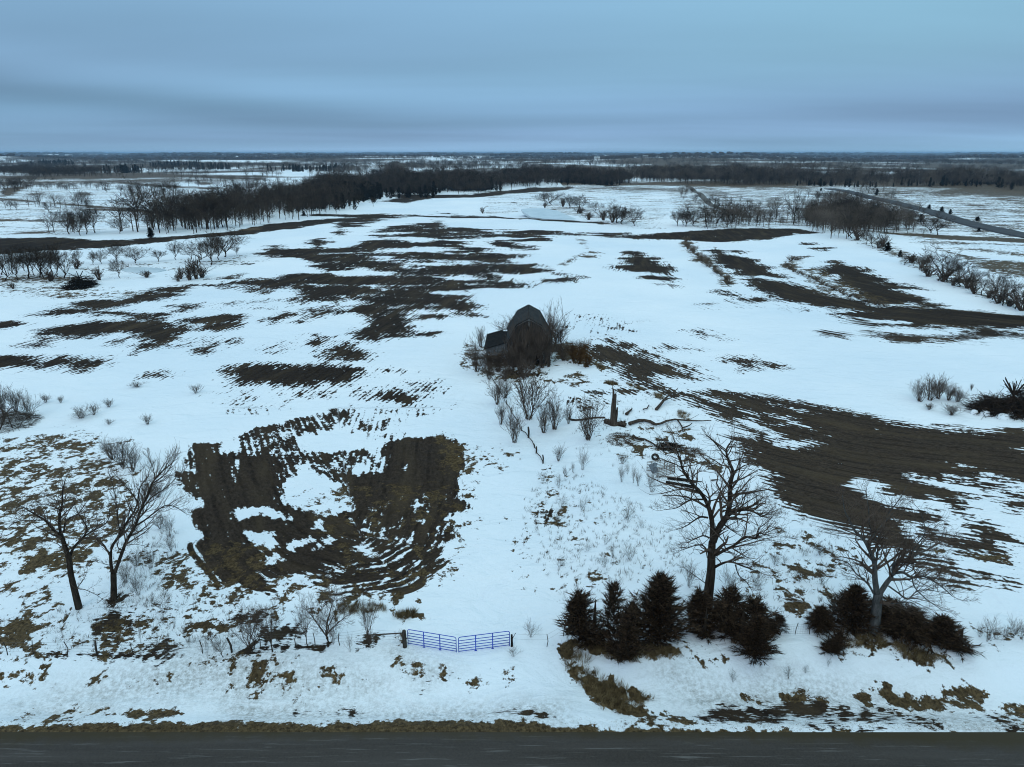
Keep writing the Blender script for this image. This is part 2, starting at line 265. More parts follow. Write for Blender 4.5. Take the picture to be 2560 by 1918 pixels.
H('8','700,1150 1050,1130 1500,1020 1720,1100 1720,1240 1500,1240 1200,1225 900,1230',.7,-.42); H('8','1200,840 1700,640 1900,620 1900,900 1500,1000 1250,960',.8,-.75); H('8','200,290 330,330 300,600 150,560',.6,-.5)
G('1','30,850 450,870 620,960 400,1010 100,970 -100,900',1,-.05); G('1','450,790 900,800 1100,780 1450,760 1540,745 1500,800 1350,830 1100,880 800,885 600,830',1,-.5); G('1','0,930 300,900 900,985 500,1010 100,1010',1,-.45)
G('1','-300,250 620,250 1000,300 2212,330 1900,350 1500,410 1150,450 850,560 400,600 0,600 -300,600',2,-.42); G('3','-100,300 1200,300 2212,330 2500,400 2500,560 1900,580 1150,590 850,550 130,560',2,-.06)
G('2','1000,330 2000,290 2150,400 1950,560 1500,400 1000,470',2,-.5); G('2','1300,420 1700,430 1900,540 1700,540 1450,470',1,-.2); G('3','1130,650 1400,740 1700,900 2000,1020 2500,1180 2500,1080 2000,950 1700,840 1400,700 1150,600',1,-.1)
# left corner pasture
G('7','-800,150 0,180 300,150 700,150 880,230 900,400 1000,600 1000,860 820,960 760,1150 500,1300 350,1290 0,1100 -800,1000',2,.14); G('7','850,560 1050,560 1150,760 900,760',1,-.1)
G('7','150,380 700,400 820,450 600,520 200,480',1,.25); G('7','0,1080 500,1080 760,1050 720,1180 480,1250 200,1190',1,.35)
G('7','-800,1200 0,1200 400,1250 500,1500 350,1657 -800,1657',1.5,-.12); G('7','900,1000 1300,1100 1250,1250 1000,1240',1,-.35)
G('c','-500,300 0,320 150,290 220,215 300,220 330,300 320,440 340,530 200,600 -500,600',1,.8); G('c','180,730 300,720 430,740 440,850 230,860',.7); G('c','-200,720 80,715 40,830 -200,840',.7); G('c','160,600 250,590 200,655',.6,.6); G('c','80,630 140,610 120,660',.6,.4)
G('c','720,780 860,780 850,810 740,812',.6,.6); G('c','1090,780 1230,765 1350,790 1250,815',.7,.5); G('c','250,672 400,678 400,690 260,688',.6,.3); G('c','850,1060 1050,1025 1300,1040 1440,1050 1300,1080 1000,1085',.5,.9); G('c','480,1040 820,1020 700,1050 500,1062',.5,.8); G('c','160,1060 400,1040 600,1090 300,1140 150,1120',1,.1); G('c','1090,1095 1180,1100 1200,1130',.5,.2)
S('c','180,578 600,575 800,590 1240,585 1240,600 1000,602 700,602 280,595',.4,.9); S('c','860,200 960,290 980,400 900,470 830,440 730,440 800,300',.8,.5); S('c','820,150 960,140 900,240 850,210',.6,.8); G('c','630,420 1000,480 1180,520 1100,580 780,560',1,-.05)
G('c','330,240 1300,180 1500,300 1250,560 350,560',1.5,-.42); G('c','1500,300 1800,150 2100,250 1900,380 1550,390',1,-.3); G('c','1750,410 1900,310 2020,260 2040,290 1850,370',.8,.3); S('c','1200,530 1300,500 1330,600 1260,615',.6,.2)
G('c','1350,-20 1650,20 1650,160 1500,130 1350,60',1,.1); G('c','1500,370 1640,340 1660,370 1520,385',.7,.2)
D('c','400,900 1000,820 1250,690 1700,690 2212,680 2212,880 1700,750 1100,900 400,1020',3); D('d','0,560 600,660 1000,680 900,760 300,780 0,760',3); D('d','1050,500 1400,640 1250,720 1100,600',2); D('c','100,980 800,960 900,1000 200,1100',2); G('c','1650,690 2212,660 2212,860 1800,800',1.5,-.38); G('d','0,600 250,640 500,650 700,700 500,740 200,700 0,680',1.5,-.35)
D('d','0,880 1200,900 2212,860 2212,960 0,960',2,.4); G('d','1100,560 1400,640 1380,680 1150,620',1,-.2); S('d','1200,660 1400,640 1300,700',1,-.2); G('d','1550,640 1850,650 1800,720 1580,760',1,-.38)
S('d','740,900 790,890 800,960 740,960',.5,.5); S('d','1680,905 1800,900 1900,900 2120,915 2120,935 1900,925 1700,915',.5,.5); S('d','400,925 740,922 740,930 400,932',.4,.3)
S('d','160,370 240,350 380,340 380,370 250,400 180,425',.7,.5); S('d','250,455 600,455 560,500 530,490 540,470 260,475',.4,.8); S('d','820,440 880,390 970,390 900,430 900,470 830,465',.5,.9); S('d','0,240 140,230 130,260 0,280',.7,.4); S('d','30,490 110,475 60,505',.4,.6); S('d','110,470 200,455 170,490',.4,.6); G('d','1060,400 1150,400 1160,460 1100,430',.6,.7); G('d','1060,240 1200,215 1220,240 1120,280',.8,.4); G('d','650,100 1000,80 1250,100 1000,160 700,230 650,180',1.2,-.33)
# shoulder of the near road, verge and bank on the right
G('f','-900,1836 -300,1822 0,1815 300,1806 500,1807 700,1808 1060,1800 1250,1802 1400,1812 1800,1823 2080,1830 2560,1842 3000,1850 3600,1865 3600,2000 -900,2000',.5)
G('b','60,820 130,780 400,800 1000,850 1040,900 800,950 500,930 200,880 130,950 240,1000 330,1050 380,1100 460,1085 560,1150 620,1180 800,1240 780,1270 560,1260 600,1300 780,1320 800,1400 620,1400 400,1330 280,1220 120,1030 60,920',.5)
for h in ['140,880 250,900 400,950 300,970 200,950','150,920 200,960 180,990','210,1020 240,1070 200,1080']: H('b', h, .4)
S('b','1160,1400 1320,1330 1500,1340 1900,1290 2150,1290 2140,1390 1800,1440 1400,1430 1200,1450',.6,.4); G('b','1490,1240 1560,1225 1600,1270 1500,1265',.5); G('b','1820,1240 1950,1220 2170,1240 2150,1280 1900,1265',.5,.3); G('b','570,1460 900,1360 1100,1410 1200,1460 900,1480',1,.0); D('b','900,1050 1400,1250 1900,1200 2200,1250 2212,1420 1200,1340',2.5)
G('b','1050,820 1250,850 1350,930 1100,930',1,-.1); G('b','1500,200 2100,200 2100,560 1700,520',2,-.42); G('b','1850,540 2000,560 1950,600',.7,.3); S('b','1890,460 1970,480 1920,510',.6,.4); G('b','1700,280 1850,270 1850,310',.7,.3)
S('g','-200,1010 100,1000 350,1010 560,1040 700,1010 850,1080 870,1140 650,1130 560,1190 300,1230 0,1190 -200,1150',.6,.15); S('g','0,1215 300,1205 600,1240 300,1235',.4,.6); G('g','610,790 700,800 900,860 1100,870 1280,900 1260,1010 1090,1000 800,960 680,900',.6,.5); G('g','1380,720 1520,710 1700,780 1820,850 1830,1030 1700,1010 1500,980 1400,860',.6,.5)
S('g','1880,1120 2000,1090 2140,1230 2050,1240',.7,.3); G('g','1920,950 2000,930 2100,1000 2040,1080 1950,1050',.7,.5); S('g','1020,1100 1150,1100 1250,1180 1100,1170',.7,.1); G('g','2100,960 2300,1000 2600,1100 2600,1250 2200,1180',1,.1); G('g','440,860 540,850 520,920',.7,.2); G('g','1540,1010 1620,1030 1590,1070',.5,.6)
G('g','680,700 770,700 760,740 700,745',.4); G('g','150,180 650,150 700,260 400,240 160,330',1,-.05); G('g','700,250 1300,420 1200,470 900,430',1,-.1); D('g','0,950 600,1060 1400,1200 2212,1290 2212,1180 1200,1060 700,980',2.5); G('g','1800,140 2300,180 2300,240 1850,230',1,-.35)
G('a','180,880 420,900 420,960 200,940',1,-.1); G('a','320,1080 420,1100 380,1200 300,1180',1,.0); G('a','350,700 650,760 640,950 300,900',2,-.5)
# round the barn
G('e','60,1000 150,760 350,700 400,1150 250,1180 100,1100',1,-.12); S('e','640,1160 1230,1160 1240,1220 1200,1280 1130,1240 900,1260 750,1290 620,1230',.5); G('e','300,900 1330,1000 1330,1060 700,1090 350,1110',.7,.5); G('e','1330,740 1640,720 1800,800 1990,1000 1950,1100 1700,1020 1330,950',.7,.7); G('e','1560,1240 1750,1150 1780,1220 1600,1270',.5,.5)
G('e','1230,1290 1600,1290 1400,1335',.5,.5); G('e','350,1100 1100,1100 1200,1400 400,1400',1,-.25); G('e','1990,1000 2100,1050 2200,1100 2100,1150',.8,.1); G('e','1650,1300 1950,1280 1700,1360',.8,-.1); S('e','1800,845 2000,835 2212,900 2212,1050 2000,960',.7,.6)
# rough ground round the dead trunk
S('n','260,380 740,370 740,420 500,440 300,420',.8,-.05); S('n','340,450 480,470 400,510',.6,.4); S('n','680,630 960,640 960,720 740,700',.3,.9); G('n','700,870 1050,830 1300,900 1300,970 1000,980 750,930',1,-.02); G('n','1350,860 1500,900 1700,1000 1950,1100 1900,1140 1500,1060 1380,960',1,.0); G('n','930,960 1160,980 1120,1080 900,1120',1,-.15); G('n','1480,800 1700,760 1750,860 1500,880',1,-.1); G('n','1000,680 1300,700 1400,800 1100,760',1,-.25); G('n','1900,1060 2100,1160 2150,1250 2000,1180',1,-.1)
G('n','680,125 780,125 840,165 740,150',.5,.7); G('n','970,150 1060,175 1020,190',.5,.5); G('n','1070,200 1200,230 1120,225',.5,.4); S('n','500,270 620,270 600,300',.7,.0); S('n','900,240 1100,240 1080,255 920,255',.6,.0); G('9','560,750 700,780 720,1150 600,1150',1.5,-.42); S('9','450,1060 530,1070 500,1120',.8,-.1); G('9','420,1150 1050,1140 1300,1500 600,1500',3,-.6)
# grassed contour strips on the right
G('3','10,650 60,640 80,720 150,760 200,800 130,790 60,740',.8,.25); G('3','200,800 300,850 350,920 290,940 250,880',.8,.35); G('3','660,800 700,770 760,760 730,800 740,840 690,830',.8,.2); G('3','760,760 820,745 800,765 750,770',.6,.6); G('3','760,850 900,880 1000,940 1150,1000 1250,1029 1100,1029 950,990 850,910',.9,-.1)
G('6','860,0 1060,10 1150,80 1400,140 1600,190 1400,160 1150,120 960,50',.8,-.1); G('3','800,830 900,830 1100,950 1250,1020 1150,1000 950,920',.7,-.05)
# far pasture stubble beyond the wood
G('i','0,180 400,175 700,200 1000,200 1700,215 2300,230 2300,262 1500,250 900,250 300,300 0,310',.5,.25)
# rows of tillage: guide lines
GUIDE = [('f', 'plot'), ]
# ---------------------------------------------------------------- the ground sheet
def build_ground_arrays():
    az = np.concatenate([np.linspace(-180, -46, 60, endpoint=False), np.linspace(-46, 46, 760, endpoint=False), np.linspace(46, 180, 60, endpoint=False)])
    pys = np.arange(2100, 440, -2.6)
    r1 = CAM_Z/np.tan(np.radians(PITCH)+np.arctan((pys-959)/FOC))
    r2 = r1[-1]*(42000/r1[-1])**np.linspace(0, 1, 330)[1:]
    rr = np.concatenate([[.5, 6, 14, 20, 24], r1[r1 > 26], r2])
    A, Rr = np.meshgrid(np.radians(az), rr)
    return Rr*np.sin(A), Rr*np.cos(A)
GX, GY = build_ground_arrays(); NR, NC = GX.shape
GZ = height(GX, GY)
fx, fy = GX.ravel(), GY.ravel(); dist = np.hypot(fx, fy)
def sdf(poly, x, y):
    P = np.array(poly); Q = np.roll(P, -1, axis=0)
    d2 = np.full(x.shape, 1e18); inside = np.zeros(x.shape, bool)
    for (ax, ay), (bx, by) in zip(P, Q):
        ex, ey = bx-ax, by-ay; wx, wy = x-ax, y-ay
        t = np.clip((wx*ex+wy*ey)/(ex*ex+ey*ey+1e-12), 0, 1)
        d2 = np.minimum(d2, (wx-ex*t)**2+(wy-ey*t)**2)
        c = ((ay > y) != (by > y)) & (x < ex*(y-ay)/(by-ay+1e-12)+ax)
        inside ^= c
    return np.where(inside, 1, -1)*np.sqrt(d2)
soil = np.full(fx.shape, -1.5); grass = np.full(fx.shape, -1.5); dirty = np.full(fx.shape, -1.5)
POLY_W = []
for kind, z, soft, lev, s in PATCH:
    w = [zat(z, a, b) for a, b in nums(s)]
    poly = [(p.x, p.y) for p in w]; POLY_W.append((kind, lev, poly))
    cx = sum(p[0] for p in poly)/len(poly); cy = sum(p[1] for p in poly)/len(poly)
    dd = math.hypot(cx, cy); sw = soft*(.42+.019*min(dd, 140)+.006*max(dd-140, 0))
    x0, x1 = min(p[0] for p in poly)-2*sw, max(p[0] for p in poly)+2*sw; y0, y1 = min(p[1] for p in poly)-2*sw, max(p[1] for p in poly)+2*sw
    k = np.nonzero((fx > x0) & (fx < x1) & (fy > y0) & (fy < y1))[0]
    if not len(k): continue
    v = np.clip(sdf(poly, fx[k], fy[k])/sw, -1.5, 1.5)
    v = np.minimum(v, lev)
    if lev < 1: v = np.where(v > -1.5, v, -1.5)
    if kind == 'soil': soil[k] = np.maximum(soil[k], v)
    elif kind == 'grass': grass[k] = np.maximum(grass[k], v)
    elif kind == 'dirty': dirty[k] = np.maximum(dirty[k], v)
    else:
        soil[k] = np.minimum(soil[k], -v); grass[k] = np.where(v > -.5, np.minimum(grass[k], -v), grass[k])
# far country: fields, pasture and stubble by a coarse patchwork (beyond ~700 m)
farw = sstep(620, 900, dist)*np.where(fx > 60, 1, sstep(900, 1250, dist))
warp = 120*_sum(W_mid, fx*.4, fy*.4)
cell = np.sin((fx+warp)/(170+.02*dist))*.6+np.sin((fy+warp*1.5)/(32+.02*dist)+fx*.0012)*.9+_sum(W_far, fx*2.7+900, fy*3.1)*1.1
farv = np.clip(cell*1.0+.05+.95*sstep(-50, 600, fx)+1.3*sstep(3500, 7500, dist)+.2*sstep(900, 1500, dist), -1.4, 1.5)
grass = np.where(farw > 0, np.maximum(grass, -1.5+(farv+1.5)*farw), grass)
# tillage rows: u across the rows (metres), v along them
row_u = np.zeros(fx.shape); row_v = np.zeros(fx.shape)
def straight(px0, py0, px1, py1):
    a, b = at(px0, py0), at(px1, py1); d = (b-a); d.z = 0; d.normalize()
    return fx*d.y-fy*d.x, fx*d.x+fy*d.y
row_u[:], row_v[:] = straight(323, 886, 467, 832)
def guide(px_line, mask):
    P = [at(*p) for p in px_line]; x, y = fx[mask], fy[mask]
    best = np.full(x.shape, 1e18); U = np.zeros(x.shape); V = np.zeros(x.shape); s = 0
    for i, (a, b) in enumerate(zip(P[:-1], P[1:])):
        ex, ey = b.x-a.x, b.y-a.y; L = math.hypot(ex, ey); wx, wy = x-a.x, y-a.y
        t = (wx*ex+wy*ey)/(L*L); t = np.clip(t, -9 if i == 0 else 0, 9 if i == len(P)-2 else 1)
        dx, dy = wx-ex*t, wy-ey*t; d = np.hypot(dx, dy); sg = np.sign(ex*wy-ey*wx)
        m = d < best; best = np.where(m, d, best); U = np.where(m, d*sg, U); V = np.where(m, s+t*L, V); s += L
    row_u[mask] = U; row_v[mask] = V
pr = proj((fx, fy, height(fx, fy))); PX, PY = pr; PX = np.where(fy > 5, PX, -9999)
rightfield = (PX > 1440) & (PY > 840) & (PY < 1560) & (fy > 5)
guide([(1400,840),(1500,900),(1700,985),(1900,1050),(2150,1105),(2560,1150)], rightfield)
upper = (PX > 1600) & (PY > 560) & (PY <= 840) & (fy > 5)
guide([(1760,620),(1850,690),(2000,745),(2200,790),(2560,830)], upper)
mm = (PX > 1420) & (PX <= 1600) & (PY > 560) & (PY < 840)
verge = (fy > 30) & (fy < 49); row_u[verge] = .8*fx[verge]+1.2*_sum(W_near, fx[verge], fy[verge]); row_v[verge] = fy[verge]*5
plot = (PX > 380) & (PX < 1235) & (PY > 1020) & (PY < 1500) & (fy > 5)
guide([(560,1075),(590,1200),(640,1330),(720,1410),(850,1450),(980,1430),(1075,1370),(1110,1260),(1115,1080)], plot)
tone = np.full(fx.shape, .42)   # how pale and dry the bare soil of each field is
tone[rightfield] = 1.0; tone[upper] = .45; tone[plot] = .72; tone[verge] = .5
me = bpy.data.meshes.new('ground')
nv = NR*NC
me.vertices.add(nv); co = np.empty((nv, 3), np.float32); co[:,0] = fx; co[:,1] = fy; co[:,2] = GZ.ravel(); me.vertices.foreach_set('co', co.ravel())
i, j = np.meshgrid(np.arange(NR-1), np.arange(NC), indexing='ij'); j2 = (j+1) % NC
quads = np.stack([i*NC+j, i*NC+j2, (i+1)*NC+j2, (i+1)*NC+j], -1).reshape(-1, 4)
quads = quads[:, ::-1]
nf = len(quads); me.loops.add(nf*4); me.polygons.add(nf)
me.loops.foreach_set('vertex_index', quads.ravel().astype(np.int32)); me.polygons.foreach_set('loop_start', np.arange(0, nf*4, 4, dtype=np.int32))
me.polygons.foreach_set('use_smooth', np.ones(nf, bool)); me.update(calc_edges=True)
for nm, arr in (('soil', soil), ('grass', grass), ('dirty', dirty), ('row_u', row_u), ('row_v', row_v), ('tone', tone)):
    at_ = me.attributes.new(nm, 'FLOAT', 'POINT'); at_.data.foreach_set('value', arr.astype(np.float32))
ground = bpy.data.objects.new('ground', me); C.objects.link(ground); tag(ground, kind='structure')

# ---------------------------------------------------------------- node helper + materials
class NT:
    def __init__(s, name):
        s.mat = bpy.data.materials.new(name); s.mat.use_nodes = True; s.t = s.mat.node_tree; s.t.nodes.clear()
        s.out = s.n('ShaderNodeOutputMaterial'); s.bs = s.n('ShaderNodeBsdfPrincipled'); s.l(s.bs.outputs[0], s.out.inputs[0])
        s.bs.inputs['Specular IOR Level'].default_value = .15
        s.geo = s.n('ShaderNodeTexCoord').outputs['Object']
    def n(s, t): return s.t.nodes.new(t)
    def l(s, a, b): s.t.links.new(a, b)
    def put(s, sock, v):
        if hasattr(v, 'is_output'): s.l(v, sock)
        else: sock.default_value = v if not isinstance(v, tuple) or len(v) != 3 or sock.type != 'RGBA' else (*v, 1)
    def m(s, op, a, b=0.0, clamp=False):
        n = s.n('ShaderNodeMath'); n.operation = op; n.use_clamp = clamp; s.put(n.inputs[0], a); s.put(n.inputs[1], b); return n.outputs[0]
    def attr(s, nm): n = s.n('ShaderNodeAttribute'); n.attribute_name = nm; return n.outputs['Fac']
    def noise(s, vec=None, scale=1, det=4, rough=.5, dist=0):
        n = s.n('ShaderNodeTexNoise'); n.inputs['Scale'].default_value = scale; n.inputs['Detail'].default_value = det; n.inputs['Roughness'].default_value = rough; n.inputs['Distortion'].default_value = dist
        s.l(vec if vec is not None else s.geo, n.inputs['Vector']); return n.outputs['Fac']
    def rng(s, v, a, b, c=0.0, d=1.0, smooth=False):
        n = s.n('ShaderNodeMapRange'); n.interpolation_type = 'SMOOTHSTEP' if smooth else 'LINEAR'
        s.put(n.inputs[0], v)
        for k, q in zip((1,2,3,4), (a,b,c,d)): s.put(n.inputs[k], q)
        return n.outputs[0]
    def mix(s, f, a, b):
        n = s.n('ShaderNodeMix'); n.data_type = 'RGBA'; s.put(n.inputs[0], f); s.put(n.inputs[6], a); s.put(n.inputs[7], b); return n.outputs[2]
    def comb(s, x, y, z=0.0):
        n = s.n('ShaderNodeCombineXYZ'); s.put(n.inputs[0], x); s.put(n.inputs[1], y); s.put(n.inputs[2], z); return n.outputs[0]
    def bump(s, h, strength, dist):
        n = s.n('ShaderNodeBump'); s.put(n.inputs['Strength'], strength); n.inputs['Distance'].default_value = dist; s.l(h, n.inputs['Height']); s.l(n.outputs[0], s.bs.inputs['Normal'])
    def done(s, col, rough=.8): s.put(s.bs.inputs['Base Color'], col); s.put(s.bs.inputs['Roughness'], rough); return s.mat
SNOW = (.88, .90, .93)
def mat_ground():
    t = NT('snowy_field'); t.bs.inputs['Specular IOR Level'].default_value = .04
    so, gr, di = t.attr('soil'), t.attr('grass'), t.attr('dirty'); u, v = t.attr('row_u'), t.attr('row_v')
    sep = t.n('ShaderNodeSeparateXYZ'); t.l(t.geo, sep.inputs[0]); X, Y = sep.outputs[0], sep.outputs[1]
    d = t.m('SQRT', t.m('ADD', t.m('MULTIPLY', X, X), t.m('MULTIPLY', Y, Y)))
    nearw = t.rng(d, 60, 260, 1, 0)
    n1 = t.noise(scale=.055, det=10, rough=.62)
    n2 = t.noise(scale=1.1, det=5, rough=.6)
    uv = t.comb(t.m('MULTIPLY', u, 1.4), t.m('MULTIPLY', v, .16)); st = t.noise(uv, 1, 4, .6)
    uvw = t.comb(t.m('MULTIPLY', u, .33), t.m('MULTIPLY', v, .05)); st2 = t.noise(uvw, 1, 4, .6)
    ru = t.m('ADD', u, t.m('MULTIPLY', t.m('SUBTRACT', n2, .5), .35))
    rows = t.m('SINE', t.m('MULTIPLY', ru, 2*math.pi/.76))
    c = lambda x, a: t.m('MULTIPLY', t.m('SUBTRACT', x, .5), a)
    dots = t.noise(t.comb(t.m('MULTIPLY', u, 2.2), t.m('MULTIPLY', v, 1.3)), 1, 3, .65)
    dots2 = t.noise(t.comb(t.m('MULTIPLY', u, .9), t.m('MULTIPLY', v, .35)), 1, 4, .7)
    amp = t.rng(t.m('ABSOLUTE', so), .2, 1.45, 1.0, .25)
    val = t.m('ADD', t.m('ADD', so, .16), c(n1, 3.4)); val = t.m('ADD', val, c(st, 2.4)); val = t.m('ADD', val, c(st2, 1.8)); val = t.m('ADD', val, t.m('MULTIPLY', rows, t.rng(d, 110, 350, .24, .08))); dfade = t.rng(d, 110, 330, 1, .25); val = t.m('ADD', val, t.m('MULTIPLY', c(dots, 3.0), dfade)); val = t.m('ADD', val, t.m('MULTIPLY', c(dots2, 3.4), t.rng(d, 150, 420, 1, .45)))
    wide = t.noise(t.comb(t.m('MULTIPLY', X, .05), t.m('MULTIPLY', Y, .13)), 1, 7, .6, .4); val = t.m('ADD', val, t.m('MULTIPLY', c(wide, 6.5), t.rng(d, 100, 300, .25, 1)))
    soilm = t.rng(val, -.12, .15)
    # never any soil where no patch is near
    soilm = t.m('MULTIPLY', soilm, t.rng(so, -1.45, -1.15))
    g1 = t.noise(t.comb(t.m('MULTIPLY', X, .55), t.m('MULTIPLY', Y, .42)), 1, 6, .62, .6)
    g2 = t.noise(t.comb(t.m('MULTIPLY', X, .035), t.m('MULTIPLY', Y, .11)), 1, 8, .65, .5); gv = t.m('ADD', gr, c(n1, 2.0)); gv = t.m('ADD', gv, t.m('MULTIPLY', c(g2, 5.0), t.rng(d, 90, 260, 0, 1))); gv = t.m('ADD', gv, c(g1, 4.6)); gv = t.m('ADD', gv, c(n2, 2.6))
    gv = t.m('ADD', gv, c(t.noise(scale=2.6, det=4, rough=.7), 2.2)); grassm = t.m('MULTIPLY', t.rng(gv, -.05, .16), t.rng(gr, -1.35, -1.0))
    sp = t.noise(scale=3.2, det=6, rough=.75)
    dm = t.m('MULTIPLY', t.rng(t.m('ADD', di, c(n1, 2.5)), -1.1, .8, 0, 1, True), t.rng(sp, .40, .66, .12, 1.0))
    # colours
    big = t.noise(scale=.02, det=4, rough=.6); fine = t.noise(scale=7, det=4, rough=.7); drift = t.noise(t.comb(t.m('MULTIPLY', X, .22), t.m('MULTIPLY', Y, .34)), 1, 5, .55, .8)
    snow = t.mix(t.rng(big, .35, .65), SNOW, (.76, .82, .88))
    snow = t.mix(t.m('MULTIPLY', t.rng(fine, .55, .8), .25), snow, (.55, .60, .62))
    clod = t.m('ADD', t.m('MULTIPLY', t.noise(t.comb(t.m('MULTIPLY', u, 3.2), t.m('MULTIPLY', v, 1.3)), 1, 5, .75), .6), t.m('MULTIPLY', t.noise(scale=4.5, det=4, rough=.8), .4))
    stub = t.m('MULTIPLY', t.m('MULTIPLY', t.rng(st, .50, .72, 0, .5), t.rng(dots, .42, .62)), t.rng(so, -1.5, -.3, .12, .75))
    snow = t.mix(stub, snow, (.33, .34, .34))
    sc_ = t.mix(t.rng(clod, .36, .64), (.013, .0095, .0075), (.082, .058, .042))
    furrow = t.rng(t.m('SINE', t.m('MULTIPLY', t.m('ADD', u, c(n1, 1.2)), 2*math.pi/1.55)), .45, 1, 0, .62)
    furrow = t.m('MULTIPLY', furrow, t.rng(t.noise(scale=.35, det=4, rough=.6), .40, .62, .15, 1))
    tn = t.attr('tone'); sc_ = t.mix(t.m('MULTIPLY', t.rng(tn, .3, 1, .85, 0), t.rng(big, .35, .6, 1, .55)), sc_, (.010, .007, .0055))
    sc_ = t.mix(furrow, sc_, (.007, .0045, .0035))
    sc_ = t.mix(t.rng(st2, .48, .7, 0, .6), sc_, (.085, .060, .036))
    gc = t.mix(t.rng(sp, .36, .66), (.028, .018, .009), (.19, .13, .065))
    gc = t.mix(t.rng(n1, .4, .62, 0, .55), gc, (.055, .036, .019))
    gc = t.mix(t.rng(d, 200, 500, 0, .75), gc, t.mix(t.rng(g2, .35, .65), (.060,.040,.024), (.17,.118,.078))); gc = t.mix(t.rng(d, 2500, 6000, 0, .8), gc, (.022,.018,.016))
    tuft = t.noise(t.comb(t.m('MULTIPLY', X, 6), t.m('MULTIPLY', Y, 3)), 1, 3, .7)
    gc = t.mix(t.rng(tuft, .45, .65, .0, .6), gc, (.012, .008, .004))
    col = t.mix(dm, snow, (.20, .185, .155)); col = t.mix(soilm, col, sc_); col = t.mix(grassm, col, gc)
    hb = t.m('ADD', t.m('MULTIPLY', drift, 5.0), t.m('MULTIPLY', fine, .35)); hb = t.m('ADD', hb, t.m('MULTIPLY', n2, 1.0)); hb = t.m('ADD', hb, t.m('MULTIPLY', clod, t.m('MULTIPLY', soilm, 1.2))); hb = t.m('SUBTRACT', hb, t.m('MULTIPLY', soilm, .5))
    t.bump(hb, t.rng(d, 60, 400, .7, .15), .16)
    return t.done(col, t.rng(soilm, 0, 1, .6, .95))
me.materials.append(mat_ground())
def simple(name, a, b, scale=3, rough=.85, det=4, stretch=None, spec=.03, lo=.35, hi=.65):
    t = NT(name); vec = None
    if stretch:
        mp = t.n('ShaderNodeMapping'); mp.inputs['Scale'].default_value = stretch; t.l(t.geo, mp.inputs[0]); vec = mp.outputs[0]
    f = t.noise(vec, scale, det, .65); t.bs.inputs['Specular IOR Level'].default_value = spec
    return t.done(t.mix(t.rng(f, lo, hi), a, b), rough)
M = dict(
 bark=simple('dark_bark', (.016,.011,.008), (.050,.038,.029), 5, stretch=(1,1,.25)), grey_bark=simple('grey_bark', (.04,.04,.038), (.105,.10,.095), 5, stretch=(1,1,.3)),
 twig=simple('bare_twigs', (.045,.032,.025), (.13,.095,.075), 1.2), wood_grey=simple('pale_woodland', (.030,.022,.017), (.16,.125,.10), .05, lo=.40, hi=.66), far_twig=simple('distant_twigs', (.022,.015,.010), (.095,.068,.050), .16, lo=.38, hi=.68),
 cedar=simple('winter_cedar', (.012,.008,.0055), (.125,.080,.050), 5.5, lo=.42, hi=.72), cedar_green=simple('dark_cedar', (.010,.008,.005), (.026,.022,.013), 1.0),
 grass=simple('dry_grass_blades', (.06,.04,.02), (.26,.19,.10), 2), brown_grass=simple('rusty_grass_blades', (.035,.018,.008), (.13,.07,.028), 2), contour=simple('strip_grass', (.07,.05,.036), (.20,.155,.115), 2), weed=simple('weed_stalks', (.035,.028,.024), (.11,.085,.065), 2),
 post=simple('weathered_post', (.022,.018,.015), (.07,.06,.05), 8, stretch=(1,1,.2)), wire=simple('fence_wire', (.10,.10,.10), (.20,.20,.20), 8, .5),
 blue=simple('blue_gate_paint', (.004,.042,.36), (.007,.06,.47), 3, .4, spec=.5), steel=simple('rusty_white_panel', (.13,.105,.09), (.30,.26,.23), 5, .6),
 dead=simple('dead_wood', (.025,.018,.013), (.10,.075,.06), 6, stretch=(1,1,.18)), plank=simple('black_timber', (.008,.007,.006), (.022,.018,.015), 4),
 snow=simple('snow_lump', (.80,.86,.90), SNOW, 1, .6), rubber=simple('old_tyre', (.012,.012,.012), (.03,.03,.03), 6, .7))
# ---------------------------------------------------------------- roads, pond
ZM['G'] = (960, 1540, 6.144)
def ribbon(name, pts, w, mat, lift=.02, n=120, zf=None, skirt=.5):
    P = [Vector((p[0], p[1], 0)) for p in pts]; L = [0]
    for a, b in zip(P[:-1], P[1:]): L.append(L[-1]+(b-a).length)
    out = []
    for k in range(n+1):
        s = L[-1]*k/n; i = min(max(np.searchsorted(L, s)-1, 0), len(P)-2); t = (s-L[i])/(L[i+1]-L[i])
        p0, p1, p2, p3 = P[max(i-1,0)], P[i], P[i+1], P[min(i+2, len(P)-1)]
        out.append(.5*((2*p1)+(p2-p0)*t+(2*p0-5*p1+4*p2-p3)*t*t+(3*p1-p0-3*p2+p3)*t**3))
    mb = MB(); vs = []
    for k, p in enumerate(out):
        d = (out[min(k+1, n)]-out[max(k-1, 0)]).normalized(); nn = Vector((-d.y, d.x, 0))
        z = max(float(height(p.x+nn.x*o, p.y+nn.y*o)) for o in (-w/2, 0, w/2))+lift
        for o, dz in ((-w/2-.8, -skirt), (-w/2, 0), (0, .06), (w/2, 0), (w/2+.8, -skirt)): vs.append((p.x+nn.x*o, p.y+nn.y*o, z+dz))
    fs = [(k*5+q, k*5+q+1, (k+1)*5+q+1, (k+1)*5+q) for k in range(n) for q in range(4)]
    mb.add(vs, fs); return mb.build(name, mat, smooth=False)
